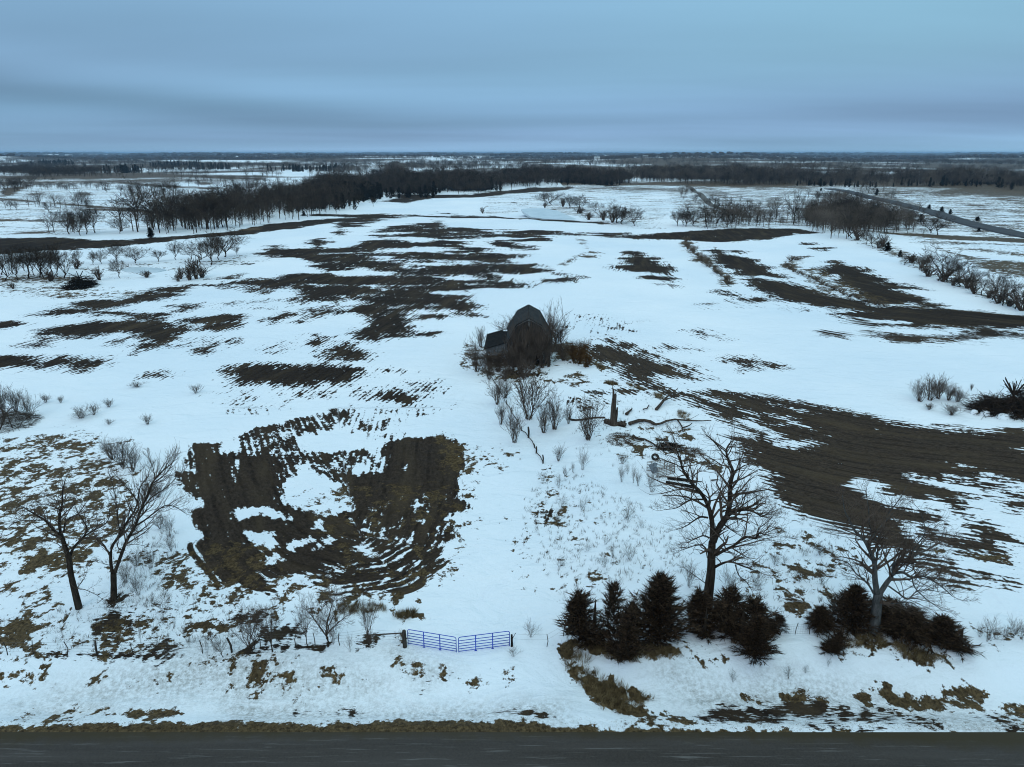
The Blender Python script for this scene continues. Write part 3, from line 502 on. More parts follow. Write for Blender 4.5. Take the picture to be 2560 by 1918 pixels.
def mat_asphalt():
    t = NT('worn_asphalt'); sep = t.n('ShaderNodeSeparateXYZ'); t.l(t.geo, sep.inputs[0]); X, Y = sep.outputs[0], sep.outputs[1]
    f = t.noise(scale=9, det=5, rough=.75); b = t.noise(t.comb(t.m('MULTIPLY', X, .035), t.m('MULTIPLY', Y, .8)), 1, 5, .6)
    g = t.noise(t.comb(t.m('MULTIPLY', X, .22), t.m('MULTIPLY', Y, 5.0)), 1, 5, .7)
    col = t.mix(t.rng(f, .3, .7), (.030,.025,.022), (.056,.047,.041)); col = t.mix(t.rng(b, .4, .65, 0, .6), col, (.074,.064,.058))
    col = t.mix(t.rng(g, .57, .70, 0, .55), col, (.20,.19,.18))
    edge = t.m('ADD', t.m('ADD', t.m('SUBTRACT', Y, .35), t.m('MULTIPLY', t.m('POWER', t.m('ABSOLUTE', t.m('ADD', X, 4.0)), 2.0), .0008)), t.m('MULTIPLY', t.m('SUBTRACT', t.noise(scale=.7, det=6, rough=.7), .5), 1.6))
    col = t.mix(t.rng(edge, 35.0, 35.9), col, (.045,.034,.018)); t.bump(f, .35, .02)
    return t.done(col, .7)
asph = mat_asphalt()
def near_road():
    mb = MB(); xs = np.linspace(-260, 260, 261); ys = [27.6, 29, 31, 33, 34.5, 35.3, 36.1]; zs = [.0, .05, .09, .07, .05, .035, -.01]
    vs = [(x, y, z+.012) for x in xs for y, z in zip(ys, zs)]; m = len(ys)
    fs = [(a*m+b, (a+1)*m+b, (a+1)*m+b+1, a*m+b+1) for a in range(260) for b in range(m-1)]
    mb.add(vs, fs); tag(mb.build('road', asph, smooth=True), kind='structure')
near_road()
hwy = [zat('j', *p) for p in [(60,455),(400,520),(700,590),(1000,665),(1300,750),(1600,835),(1900,905),(2212,970),(2700,1070)]]
tag(ribbon('highway', hwy, 11, simple('grey_asphalt', (.06,.062,.068), (.085,.087,.094), .3), .5, skirt=1.2), kind='structure')
lane = [zat('3', *p) for p in [(-30,295),(60,300),(150,370),(210,420),(330,465),(450,500)]]
tag(ribbon('lane', lane, 5, simple('lane_gravel', (.09,.08,.075), (.16,.15,.14), .3), .2), kind='structure')
def pond(z, pts, name='pond'):
    P = [zat(z, *p) for p in pts]; zz = max(p.z for p in P)+.12
    mb = MB(); mb.add([(p.x, p.y, zz) for p in P]+[(p.x, p.y, zz-1.2) for p in P], [tuple(range(len(P)))[::-1]]+[(i, (i+1) % len(P), len(P)+(i+1) % len(P), len(P)+i) for i in range(len(P))])
    tag(mb.build(name, simple('pond_ice', (.48,.56,.60), (.62,.69,.73), .15, .35, spec=.4)), kind='structure')
pond('2', [(1165,488),(1210,480),(1300,476),(1390,482),(1470,496),(1520,510),(1480,516),(1350,512),(1230,505),(1175,497)])
pond('1', [(770,835),(840,822),(930,820),(1020,828),(1070,840),(1010,853),(900,856),(810,850)], 'pond')

# ---------------------------------------------------------------- growing things
def rot_about(v, ax, a): return Matrix.Rotation(a, 3, ax) @ v
def grow(mb, rnd, p, d, L, r, lev, P, sink=None):
    """one branch and its side branches"""
    n = P.get('seg', 4) if lev > 0 else P.get('tseg', 3)
    pts = [p.copy()]; rad = [r]; d = d.normalized(); dirs = [d]
    wob = P.get('wob', .22); up = P.get('up', .08)
    for k in range(n):
        d = (d+Vector((rnd.gauss(0, wob), rnd.gauss(0, wob), rnd.gauss(0, wob)+up))).normalized()
        p = p+d*(L/n); pts.append(p.copy()); rad.append(max(r*(1-.72*(k+1)/n), P['rmin']*.6)); dirs.append(d)
    sides = 6 if r > .12 else (4 if r > .04 else 3)
    (sink(lev) if sink else mb).tube(pts, rad, sides, cap=False)
    if lev <= 0: return
    kids(mb, rnd, pts, rad, L, lev, P, sink)
def kids(mb, rnd, pts, rad, L, lev, P, sink=None, start=.2, num=None):
    n = len(pts)-1; k = num if num is not None else P['kids'][min(lev, len(P['kids'])-1)]
    for q in range(k):
        t = start+(1-start)*(q+rnd.random())/k; f = min(t*n, n-1e-3); i = int(f)
        p = pts[i].lerp(pts[i+1], f-i); ax = (pts[i+1]-pts[i]).normalized()
        perp = ax.cross(Vector((rnd.gauss(0,1), rnd.gauss(0,1), rnd.gauss(0,1))))
        if perp.length < 1e-3: continue
        perp.normalize(); a = R(rnd.uniform(*P.get('ang', (28, 62)))); d = rot_about(ax, perp, a)
        if d.z < -.25: d.z *= -.4
        rr = max((rad[i]*(1-(f-i))+rad[i+1]*(f-i))*rnd.uniform(.45, .68), P['rmin'])
        grow(mb, rnd, p, d, L*rnd.uniform(.42, .68)*(1.15-.5*t), rr, lev-1, P, sink)
def bare_parts(seed, h=10, r=.2, levels=3, kidn=(0,5,6,7), rmin=.012, trunk=.38, spread=1.0, up=.1, wob=.2, ang=(28,62), top=5, lean=(0,0)):
    rnd = random.Random(seed); T, Cn = MB(), MB(); P = dict(rmin=rmin, kids=kidn, up=up, wob=wob, ang=ang)
    n = 5; pts = [Vector((0,0,-.2))]
    for k in range(n): pts.append(Vector((pts[-1].x+rnd.gauss(0,.02)*h+lean[0]*h/n, pts[-1].y+rnd.gauss(0,.02)*h+lean[1]*h/n, h*trunk*(k+1)/n)))
    rad = [r*1.25, r, r*.92, r*.86, r*.8, r*.74]; T.tube(pts, rad, 7)
    for q in range(top):
        a = 2*math.pi*(q+rnd.random()*.6)/top; tilt = R(rnd.uniform(12, 48))*spread if q else R(6)
        d = Vector((math.sin(tilt)*math.cos(a), math.sin(tilt)*math.sin(a), math.cos(tilt)))
        grow(Cn, rnd, pts[-1]-Vector((0,0,h*trunk*rnd.uniform(0,.45)*(q > 1))), d, h*(1-trunk)*rnd.uniform(.62,.92), r*.55, levels, P)
    return T, Cn
def shrub_mb(seed, h=1, w=.8, stems=14, side=7, rmin=.006, sub=3, up=.12, base=.12):
    rnd = random.Random(seed); mb = MB(); P = dict(rmin=rmin, kids=(0, sub, side), up=up, wob=.16, ang=(20,50), seg=4)
    for q in range(stems):
        a = rnd.random()*2*math.pi; tilt = math.atan(w/2/h)*rnd.uniform(.15, 1.25)
        d = Vector((math.sin(tilt)*math.cos(a), math.sin(tilt)*math.sin(a), math.cos(tilt)))
        grow(mb, rnd, Vector((math.cos(a)*base*w*rnd.random(), math.sin(a)*base*w*rnd.random(), -.05)), d, h*rnd.uniform(.6,1.02), rmin*2.3, 2, P)
    return mb
def cedar_mb(seed, h=1., w=.5, nb=260, fr=26, blunt=.5, ls=.05, ws=.010, leaders=1):
    rnd = random.Random(seed); T, F = MB(), MB()
    T.tube([(0,0,-.03*h), (0,0,h*.45), (0,0,h*.8)], [.022*h, .014*h, .003*h], 6)
    for ld in range(leaders):
        hh = h*(1 if ld == 0 else rnd.uniform(.62,.92)); ww = w*(1 if leaders == 1 else rnd.uniform(.55,.8)); ao = rnd.random()*6.28; ox, oy = (0, 0) if leaders == 1 else (math.cos(ao+ld*2.3)*w*.24, math.sin(ao+ld*2.3)*w*.24)
        lob = [rnd.uniform(.6,1.25) for _ in range(11)]
        for q in range(nb//leaders):
            t = (q+rnd.random())/(nb//leaders); z = hh*(.02+.97*t**.95); prof = (1-t)**blunt*(.70+.30*min(1, t*6))
            a = q*2.39996+rnd.gauss(0,.3); k = lob[int((a/(2*math.pi)*11+t*3)) % 11]*rnd.choice((.6,.85,1,1.05,1.15,1.3))*min(1, .65+t*4)
            Lb = max(ww/2*prof*k, .05*h*rnd.uniform(.5,1.6)); el = R(rnd.uniform(12,50)+30*t)
            d = Vector((math.cos(a)*math.cos(el), math.sin(a)*math.cos(el), math.sin(el)))
            p0 = Vector((ox*min(1,t*3),oy*min(1,t*3),z-Lb*math.sin(el)*.6)); p1 = p0+d*Lb+Vector((0,0,-.05*Lb)); s = d.cross(Vector((0,0,1))).normalized()*.003*h; F.tri(p0+s, p0-s, p1)
            for _ in range(max(4, int(fr*(.4+.8*Lb/(w*.5))))):
                u = rnd.random()**.62; c = p0.lerp(p1, u)+Vector((rnd.gauss(0,1), rnd.gauss(0,1), rnd.gauss(0,1)))*.010*h*(1.3-u)
                dd = (d*1.1+Vector((rnd.gauss(0,.42), rnd.gauss(0,.42), rnd.gauss(.15,.35)))).normalized(); l = ls*h*rnd.uniform(.5,1.3); sd = dd.cross(Vector((rnd.gauss(0,1), rnd.gauss(0,1), rnd.gauss(0,1))))
                if sd.length < 1e-3: continue
                sd = sd.normalized()*ws*h*rnd.uniform(.6,1.4); F.tri(c+sd, c-sd, c+dd*l)
    return T, F
ORD = ['leftmost', 'second from the left', 'third from the left', 'fourth from the left', 'fifth from the left', 'sixth from the left', 'seventh from the left', 'eighth from the left', 'ninth from the left', 'tenth from the left', '11th from the left', '12th from the left', '13th from the left', '14th from the left', '15th from the left', '16th from the left', '17th from the left', '18th from the left', '19th from the left', '20th from the left', '21st from the left', '22nd from the left','23rd from the left','24th from the left','25th from the left','26th from the left']
def hpx(b, hp): # metres of a vertical thing hp photo pixels tall, foot at b
    dep = math.atan2(CAM_Z-b.z, math.hypot(b.x, b.y)); return hp/(px_scale(b)*math.cos(dep))
PROTO = {}
def proto(kind, key, fn):
    if (kind, key) not in PROTO: PROTO[(kind, key)] = fn()
    return PROTO[(kind, key)]
def place_mesh(name, me, loc, sc3, rz, parent=None):
    o = bpy.data.objects.new(name, me); C.objects.link(o); o.location = loc; o.scale = sc3; o.rotation_euler = (0,0,rz)
    if parent: o.parent = parent
    return o
def mk(mb, name, mat):
    me = mb.mesh(name); me.materials.append(mat); return me
_pr = random.Random(5)
def put_tree(z, x, y, hz, wz=None, label='', cat='tree', group=None, kind=0, mat='twig', name='bare_tree'):
    b = zat(z, x, y); s = ZM[z][2]; h = hpx(b, hz/s); far = math.hypot(b.x, b.y)
    lod = 0 if far < 200 else 1
    def f():
        T, Cn = bare_parts(100+kind, 10, .2, 3, (0,5,6,7), .013 if not lod else .022, .15+.06*(kind % 4), .85+.16*(kind % 5), .07, .19, (22, 56), top=6+kind % 3)
        return mk(T, 'trunk', M['bark']), mk(Cn, 'crown', M[mat])
    t, c = proto('tree%d%s' % (lod, mat), kind, f)
    root = empty(name, b, _pr.random()*6.28, label, cat, group); q = h/10.2; wq = (wz/s/px_scale(b)/7.2) if wz else q*_pr.uniform(.85,1.05)
    place_mesh('trunk', t, (0,0,0), (wq,wq,q), 0, root); place_mesh('crown', c, (0,0,0), (wq,wq,q), 0, root); return root
def put_shrub(z, x, y, hz, wz, label, group=None, kind=0, name='shrub', mat='twig', cat='shrub', dense=14, loc=None):
    b = loc or zat(z, x, y); s = ZM[z][2]; h = hpx(b, hz/s); w = wz/s/px_scale(b); far = math.hypot(b.x, b.y); lod = 0 if far < 75 else (1 if far < 150 else 2)
    rm = (.006, .010, .03)[lod]
    me = proto('shrub%d%s%d' % (lod, mat, dense), kind, lambda: mk(shrub_mb(300+kind, 2, 1.6, dense, (7,6,4)[lod], rm*.9, 3), 'shrub', M[mat]))
    o = place_mesh(name, me, b, (w/1.75, w/1.75, h/2.05), _pr.random()*6.28); return tag(o, label, cat, group)
def put_cedar(z, x, y, hz, wz, label, group=None, kind=0, mat='cedar', fr=26, name='cedar_tree'):
    s = ZM[z][2]; near = math.hypot(*zat(z, x, y).xy) < 90
    if near: y -= .30*wz; hz = (hz-.30*wz)*.84
    b = zat(z, x, y); h = hpx(b, hz/s); w = wz/s/px_scale(b)
    if near: t, c = proto('cedar'+mat, kind, lambda: tuple(mk(m_, n_, M[q_]) for m_, n_, q_ in zip(cedar_mb(500+kind, 6, 3.4, (300,400,340,320,400,340)[kind], 25, (.42,.36,.6,.34,.30,.55)[kind], .078, .0046, (2,3,1,2,3,1)[kind]), ('trunk','crown'), ('bark', mat))))
    else: t, c = proto('fcedar'+mat, kind % 2, lambda: tuple(mk(m_, n_, M[q_]) for m_, n_, q_ in zip(cedar_mb(560+kind, 6, 3, 90, 9, .7, .11, .03), ('trunk','crown'), ('bark', mat))))
    root = empty(name, b, _pr.random()*6.28, label, 'tree', group)
    place_mesh('trunk', t, (0,0,0), (w/(1.95 if near else 2.7),w/(1.95 if near else 2.7),h/6), 0, root); place_mesh('crown', c, (0,0,0), (w/(1.95 if near else 2.7),w/(1.95 if near else 2.7),h/6), 0, root); return root
def hero(z, name, label, limbs, mat, dens, seed, rmin=.011, P=None, cat='tree'):
    b = zat(z, *limbs[0][0][0]); Y0 = b.y; rnd = random.Random(seed); T, Cn, Lm = MB(), MB(), MB(); root = empty(name, b, 0, label, cat)
    PP = dict(rmin=rmin, kids=(0, 5, 6, 5), up=.05, wob=.2, ang=(28, 68)); PP.update(P or {})
    off = Vector(b)
    for k, (pts, r0, r1, dy0, dy1, kidn) in enumerate(limbs):
        n = len(pts); Q = []
        for i, (x, y) in enumerate(pts):
            u = i/(n-1); Q.append(plane_pt(*zp(z, x, y), Y0+dy0+(dy1-dy0)*u+(rnd.gauss(0,.12) if 0 < i < n-1 else 0))-off)
        if k == 0: Q[0].z -= .3
        # smooth by catmull
        S_, rr = [], []
        for i in range(n-1):
            p0, p1, p2, p3 = Q[max(i-1,0)], Q[i], Q[i+1], Q[min(i+2,n-1)]
            for t in (0, .33, .67):
                S_.append(.5*((2*p1)+(p2-p0)*t+(2*p0-5*p1+4*p2-p3)*t*t+(3*p1-p0-3*p2+p3)*t**3)); u = (i+t)/(n-1); rr.append(r0+(r1-r0)*u)
        S_.append(Q[-1]); rr.append(r1)
        L = sum((b_-a_).length for a_, b_ in zip(S_[:-1], S_[1:]))
        (T if k == 0 else Lm).tube(S_, rr, 8 if r0 > .1 else 6)
        if kidn: kids(Cn, rnd, S_, rr, min(L, 7)*dens[1], 2, PP, None, .16 if k else .75, int(kidn*dens[0]))
        if k: grow(Cn, rnd, S_[-1], S_[-1]-S_[-2], min(L,6)*.35*dens[1], r1, 2, PP)
    T.build('trunk', M[mat], root, True); Lm.build('limbs', M[mat], root, True); Cn.build('twigs', M['twig'], root); return root
# ---------------------------------------------------------------- the four big bare trees in front
hero('m', 'bare_tree', 'tall dark bare tree with forked trunk rising behind the middle cedars', [
 ([(556,1575),(572,1400),(590,1250),(592,1130),(598,1010)], .40, .27, 0, 0, 3),
 ([(598,1020),(600,900),(590,800),(555,690),(500,600),(440,540),(390,470),(350,400),(340,340),(310,270),(290,190)], .21, .03, 0, -1.6, 16),
 ([(606,1010),(650,900),(700,830),(735,750),(745,640),(750,530),(770,430),(735,340),(715,260),(740,200),(780,165)], .27, .03, 0, 1.2, 18),
 ([(770,430),(820,410),(860,380),(920,365)], .07, .025, .8, 2.2, 6), ([(715,268),(660,220),(600,170),(540,120)], .05, .02, 1, 2, 6),
 ([(735,790),(790,760),(880,745),(960,770),(1010,800),(1060,775)], .12, .03, .4, -1.8, 12), ([(880,745),(950,700),(1010,660)], .07, .02, -.6, 1.4, 8),
 ([(630,1120),(700,1080),(780,1040),(870,970),(960,985),(990,940),(1070,960)], .13, .03, 0, -2.2, 12), ([(960,980),(985,900),(1040,860),(1100,800)], .05, .02, -1.8, 0, 7),
 ([(620,1220),(680,1190),(750,1175),(850,1210),(930,1240),(1000,1270)], .11, .025, 0, -2, 10), ([(790,1200),(820,1290),(880,1340),(925,1410)], .05, .02, -1, -2.4, 6),
 ([(560,810),(500,805),(440,840),(380,880),(300,910)], .08, .02, -.6, -2.4, 10), ([(570,975),(520,960),(450,990),(390,1015)], .07, .02, 0, 1.8, 8),
 ([(565,1095),(520,1040),(460,1040),(400,1060),(330,1085)], .07, .02, 0, -1.4, 8), ([(540,660),(430,660),(370,690),(300,730),(200,745)], .08, .02, -.8, 1.6, 12),
 ([(400,480),(430,500),(470,440),(540,420)], .04, .02, -1.1, .4, 5), ([(350,400),(300,370),(240,350),(180,320)], .04, .02, -1.4, -2.2, 7), ([(573,1380),(510,1330),(440,1280),(380,1240)], .04, .015, 0, 1.2, 6),
 ([(700,870),(770,920),(830,960)], .07, .02, .3, 2, 6), ([(745,700),(690,680),(680,620),(690,540)], .05, .02, .8, 2.6, 7), ([(735,760),(830,700),(860,640),(930,600)], .06, .02, .6, 3, 8), ([(448,560),(425,620),(430,680),(450,730)], .05, .02, -1.2, -1.6, 3)],
 'bark', (1.6, .9), 41, .0095)
hero('a', 'bare_tree', 'grey barked bare tree with wide crown standing among the right cedars', [
 ([(893,1350),(910,1200),(928,1055)], .42, .33, 0, 0, 1), ([(918,1065),(903,950),(900,850),(862,750),(820,680),(760,620),(720,520)], .22, .04, 0, -.8, 14),
 ([(905,870),(922,780),(925,700),(960,600),(1000,500)], .10, .025, -.2, 1.8, 12), ([(935,1065),(990,980),(1030,930),(1032,870),(1060,845),(1120,838),(1180,790),(1230,700)], .20, .04, 0, 1.0, 16),
 ([(1040,920),(1100,915),(1160,950),(1230,940),(1300,970),(1360,1010),(1440,1080)], .11, .025, .3, -2.2, 14), ([(895,1060),(860,1000),(810,950),(770,920),(720,850),(650,830)], .09, .02, 0, 1.2, 10),
 ([(950,1125),(1050,1130),(1150,1120),(1230,1180)], .06, .02, 0, -1.8, 8), ([(1000,1010),(1070,1060),(1130,1100),(1200,1040),(1300,1040),(1400,1060)], .07, .02, .1, 2, 12),
 ([(862,750),(900,650),(980,560),(1060,470)], .08, .02, -.5, 1.4, 12), ([(770,640),(700,500),(680,380)], .06, .02, -.7, -1.6, 9), ([(1120,838),(1180,740),(1250,640),(1220,500)], .07, .02, .6, -1.2, 12), ([(1180,800),(1300,740),(1400,680)], .06, .02, .8, 2.4, 10), ([(925,720),(870,600),(860,480),(840,350)], .06, .02, .2, .8, 10), ([(1160,950),(1180,1020),(1260,1100),(1360,1170)], .05, .02, -.4, -2.6, 8), ([(1000,500),(1080,400),(1120,320)], .04, .015, 1.6, 2, 6)],
 'grey_bark', (1.8, .88), 43, .0095)
hero('7', 'bare_tree', 'dark leaning bare tree nearest the left corner of the pasture', [
 ([(655,1560),(620,1420),(585,1270),(570,1150),(525,1010),(502,945)], .27, .15, 0, 0, 2), ([(502,950),(492,850),(500,750),(520,680),(515,600),(540,500)], .12, .03, 0, .9, 12),
 ([(500,950),(440,910),(370,830),(300,790),(220,740),(150,700)], .10, .02, 0, -1.4, 12), ([(572,1150),(610,1060),(690,970),(720,900),(680,820),(640,765)], .12, .03, 0, 1.2, 12), ([(690,970),(770,920),(860,870),(900,820),(905,740)], .06, .02, .6, -1, 9),
 ([(530,930),(540,850),(600,800),(660,765),(740,640)], .06, .02, 0, -1.8, 10), ([(370,830),(270,830),(150,840),(40,910)], .05, .015, -.7, .8, 9), ([(520,690),(450,660),(380,630)], .04, .015, .4, 1.8, 6), ([(495,745),(420,710),(340,700)], .04, .015, .2, -1, 6),
 ([(640,1400),(700,1405),(800,1450),(850,1490)], .035, .012, 0, -1, 6), ([(640,1390),(700,1310),(725,1230)], .03, .012, 0, .8, 5), ([(560,1100),(480,1030),(400,1000)], .035, .012, 0, 1, 5)],
 'bark', (1.6, .78), 47, .010)
hero('7', 'bare_tree', 'slender two stemmed bare tree fanning out to the right in the pasture', [
 ([(938,1490),(942,1370),(940,1270)], .26, .22, 0, 0, 0), ([(933,1275),(918,1180),(925,1060),(980,970),(1050,850),(1110,760),(1140,680),(1160,560),(1230,470)], .14, .03, 0, .9, 16),
 ([(948,1275),(1000,1130),(1050,1000),(1120,880),(1160,760),(1210,650),(1260,530),(1320,450),(1400,380)], .15, .03, 0, -.9, 22), ([(1120,880),(1200,830),(1290,760),(1370,710),(1450,720),(1530,770)], .07, .02, -.3, -1.8, 12),
 ([(1000,940),(980,850),(965,700),(940,560),(900,440)], .06, .015, .2, 1.8, 9), ([(1140,680),(1100,620),(1030,540),(960,460)], .06, .015, .5, 1.6, 10), ([(1210,650),(1255,560),(1280,450),(1240,320)], .06, .015, -.6, .6, 14), ([(1160,760),(1260,640),(1380,560),(1480,450)], .06, .015, -.4, 1.4, 14), ([(1050,1040),(1120,1030),(1200,1045)], .03, .012, 0, 1, 4), ([(1260,530),(1380,440),(1440,330)], .05, .015, -.7, -1.8, 12), ([(915,1205),(860,1190),(810,1180)], .02, .01, 0, .4, 3)],
 'bark', (1.7, .68), 49, .010, dict(ang=(16, 40), up=.12))
# ---------------------------------------------------------------- cedars along the roadside fence
g = 'cedars along the roadside fence'
for args in [('b',330,905,560,340,'bushy brown cedar at the left end of the roadside clump',0),('b',560,1010,650,290,'narrow cedar standing second in the left roadside clump, lowest on the bank',1),('b',830,890,640,360,'tallest cedar of the left roadside clump with a pointed top',2),
 ('b',1200,840,410,260,'cedar wrapped round the foot of the tall dark bare tree',3),('b',1490,880,440,360,'broad cedar just right of the tall dark bare tree',4),('b',1600,985,400,230,'low cedar leaning down the bank right of the tall bare tree',5),('b',1735,775,200,160,'smallest cedar at the right end of the middle clump by the wire fence',1),
 ('a',520,1350,215,170,'small cedar at the end of the short wire fence',2),('a',570,1500,230,150,'small cedar low on the snowy bank below the wire fence',0),('a',735,1365,385,240,'slim pointed cedar left of the grey barked bare tree',5),
 ('a',1090,1400,260,300,'rounded cedar directly right of the grey barked trunk',4),('a',1290,1480,310,380,'broad low cedar in the middle of the right roadside clump',3),('a',1480,1530,300,280,'wide dark cedar at the right end of the right roadside clump',0)]:
    put_cedar(*args[:6], g, args[6])
# ---------------------------------------------------------------- gates
def gate(a, b, label, n_ht=1.3, hang='left'):
    d = (b-a); L = d.length; u = d.normalized(); root = empty('farm_gate', a, 0, label, 'gate', 'pair of blue gates across the drive'); z0, z1 = .06, n_ht; rc = .16
    P = lambda s, z: Vector((u.x*s, u.y*s, u.z*s+z))
    def arc(sx, cz, a0): return [P(sx+rc*math.cos(a0+q*math.pi/8), cz+rc*math.sin(a0+q*math.pi/8)) for q in range(5)]
    pts = [P(0, z0)]+arc(rc, z1-rc, math.pi)[::1]
    left = [P(rc-rc*math.cos(q*math.pi/8), z1-rc+rc*math.sin(q*math.pi/8)) for q in range(5)]; right = [P(L-rc+rc*math.sin(q*math.pi/8), z1-rc+rc*math.cos(q*math.pi/8)) for q in range(5)]
    f = MB(); f.tube([P(0, -.02)]+left+right+[P(L, -.12)], .03, 8); f.build('frame', M['blue'], root, True)
    for k in range(5):
        z = z0+.02+(z1-z0-.22)*(k/4.45)**1.05; m = MB(); m.tube([P(.02, z), P(L-.02, z)], .026, 6); m.build('rail', M['blue'], root, True)
    ang = math.atan2(u.y, u.x)
    for s in (L/3, 2*L/3):
        m = MB(); c = P(s, (z1-.02)/2-.02); m.box(c.x, c.y-.03, c.z, .075, .02, z1+.04, ang); q = P(s, -.05); m.box(q.x, q.y-.06, q.z+.03, .2, .1, .05, ang); m.build('stay', M['blue'], root)
    return root
ga, gm1, gm2, gb = zat('G',372,432), zat('G',1112,556), zat('G',1148,558), zat('G',1928,458)
gate(ga, gm1, 'left blue tubular farm gate hung on the thick wooden post'); gate(gm2, gb, 'right blue tubular farm gate hung on the thin dark post')
def post(z, x, y, hz, wz, label, name='gate_post', cat='post', group=None, lean=0, mat='post', loc=None):
    b = loc or zat(z, x, y); h = hpx(b, hz/ZM[z][2]); w = wz/ZM[z][2]/px_scale(b)/2; mb = MB(); rnd = random.Random(int(x*7+y))
    pts = [Vector((lean*h*k/5+rnd.gauss(0,.01), rnd.gauss(0,.01), h*k/5-.1*(k == 0))) for k in range(6)]
    mb.tube(pts, [w*(1.12, 1.02, .98, 1, .97, .9)[k] for k in range(6)], 9); o = mb.build(name, M[mat]); o.location = b
    return tag(o, label, cat, group)
post('G', 322, 478, 235, 62, 'thick weathered wooden post holding the left blue gate')
post('G', 1962, 468, 168, 34, 'short dark round post holding the right blue gate', mat='plank')
# roadside wire fence left of the gate
def wire_fence(name, label, pts, wires, posts_h, rad=.04, wood=None, net=False, steel=True):
    root = empty(name, pts[0], 0, label, 'fence'); o0 = Vector(pts[0]); rnd = random.Random(len(pts)*17+3)
    for i, p in enumerate(pts):
        h = posts_h*(1.1 if wood and i in wood else 1); r = rad*(2.4 if wood and i in wood else 1); m = MB(); b = p-o0
        m.tube([b-Vector((0,0,.1)), b+Vector((rnd.gauss(0,.05), rnd.gauss(0,.03), h*.5)), b+Vector((rnd.gauss(0,.08), rnd.gauss(0,.03), h))], [r, r*.95, r*.8], 6); m.build('post', M['post'], root)
    for z in wires:
        m = MB(); line = []
        for a, b in zip(pts[:-1], pts[1:]):
            for t in (0, .25, .5, .75):
                q = a.lerp(b, t)-o0; line.append(q+Vector((0,0,z*posts_h-.05*math.sin(math.pi*t))))
        line.append(pts[-1]-o0+Vector((0,0,z*posts_h))); m.tube(line, .0055, 3); m.build('wire', M['wire'], root)
    if net:
        m = MB()
        for a, b in zip(pts[:-1], pts[1:]):
            n = int((b-a).length/.16)
            for k in range(1, n): q = a.lerp(b, k/n)-o0; m.tube([q, q+Vector((0,0,posts_h*.92))], .004, 3)
        m.build('wire_mesh', M['wire'], root)
    return root
fp = [zat('c', *p) for p in [(-150,598),(60,594),(265,588),(530,590),(770,594),(1060,592),(1328,588),(1600,580),(1832,572)]]+[zat('d', *p) for p in [(140,458),(385,456),(520,400),(690,452),(885,425),(1130,440)]]
fp[11] = zat('d', 520, 455)
wire_fence('wire_fence', 'sagging wire fence with thin leaning posts along the road left of the gate', fp, (.3,.52,.74,.95), 1.15, .035, {8, 4})
m_ = MB(); a_, b_ = zat('d', 885, 425), zat('d', 1135, 425); m_.tube([a_+Vector((0,0,.55)), b_+Vector((0,0,.75))], .05, 6); tag(m_.build('fence_rail', M['dead']), 'dark wooden pole lying level between the bush and the thick gate post', 'rail')
wire_fence('wire_fence', 'low woven wire fence between the middle cedars and the small right cedars', [zat('b', *p) for p in [(1700,745),(1800,745),(1920,745),(2035,745)]], (.1,.3,.5,.7,.92), 1.0, .03, None, True)
wire_fence('wire_fence', 'wire fence running right from the thin dark gate post behind the left cedars', [zat('G',1975,455), zat('G',2500,470), zat('b',90,760), zat('b',1000,800)], (.55,.95), 1.1, .03)
# broken fence from the barn down the drive
bp = [zat('5', *p) for p in [(960,610),(1070,800),(1105,860),(1165,970),(1212,1015),(1250,1080),(1262,1115),(1305,1180)]]
def broken_fence():
    root = empty('broken_fence', bp[0], 0, 'collapsed old board fence running from the barn down beside the drive', 'fence'); o0 = bp[0]
    for i, (p, h, r) in enumerate(zip(bp, (.8,.7,.9,.6,1.5,.6,.9,1.1), (.06,.06,.07,.06,.13,.06,.10,.09))):
        m = MB(); b = p-o0; m.tube([b-Vector((0,0,.1)), b+Vector((.03,0,h*.6)), b+Vector((-.04*(i % 3),0,h))], [r, r, r*.85], 7); m.build('post', M['post'], root)
    for a, b in zip(bp[:-1], bp[1:]):
        m = MB(); q, w = a-o0, b-o0; m.tube([q+Vector((0,0,.12)), q.lerp(w,.5)+Vector((.1,0,.25)), w+Vector((0,0,.1))], [.05,.06,.04], 5); m.build('rail', M['dead'], root)
broken_fence()
# ---------------------------------------------------------------- the barn
def mat_boards():
    t = NT('weathered_boards'); sep = t.n('ShaderNodeSeparateXYZ'); t.l(t.geo, sep.inputs[0]); X, Y, Z = sep.outputs
    s = t.m('ADD', X, Y); f = t.noise(t.comb(t.m('MULTIPLY', s, 5.0), 0.0, t.m('MULTIPLY', Z, .5)), 1, 5, .7)
    g = t.noise(scale=.5, det=3)
    col = t.mix(t.rng(f, .35, .65), (.014,.013,.013), (.10,.095,.09)); col = t.mix(t.rng(g, .45, .65, 0, .7), col, (.016,.015,.015)); return t.done(col, .9)
def mat_shingle():
    t = NT('old_shingles'); f = t.noise(scale=3, det=6, rough=.75); g = t.noise(scale=.6, det=4, rough=.6)
    col = t.mix(t.rng(f, .35, .65), (.012,.012,.012), (.042,.042,.042)); col = t.mix(t.rng(g, .5, .62, 0, .6), col, (.012,.011,.011)); t.bump(f, .4, .05); return t.done(col, .92)
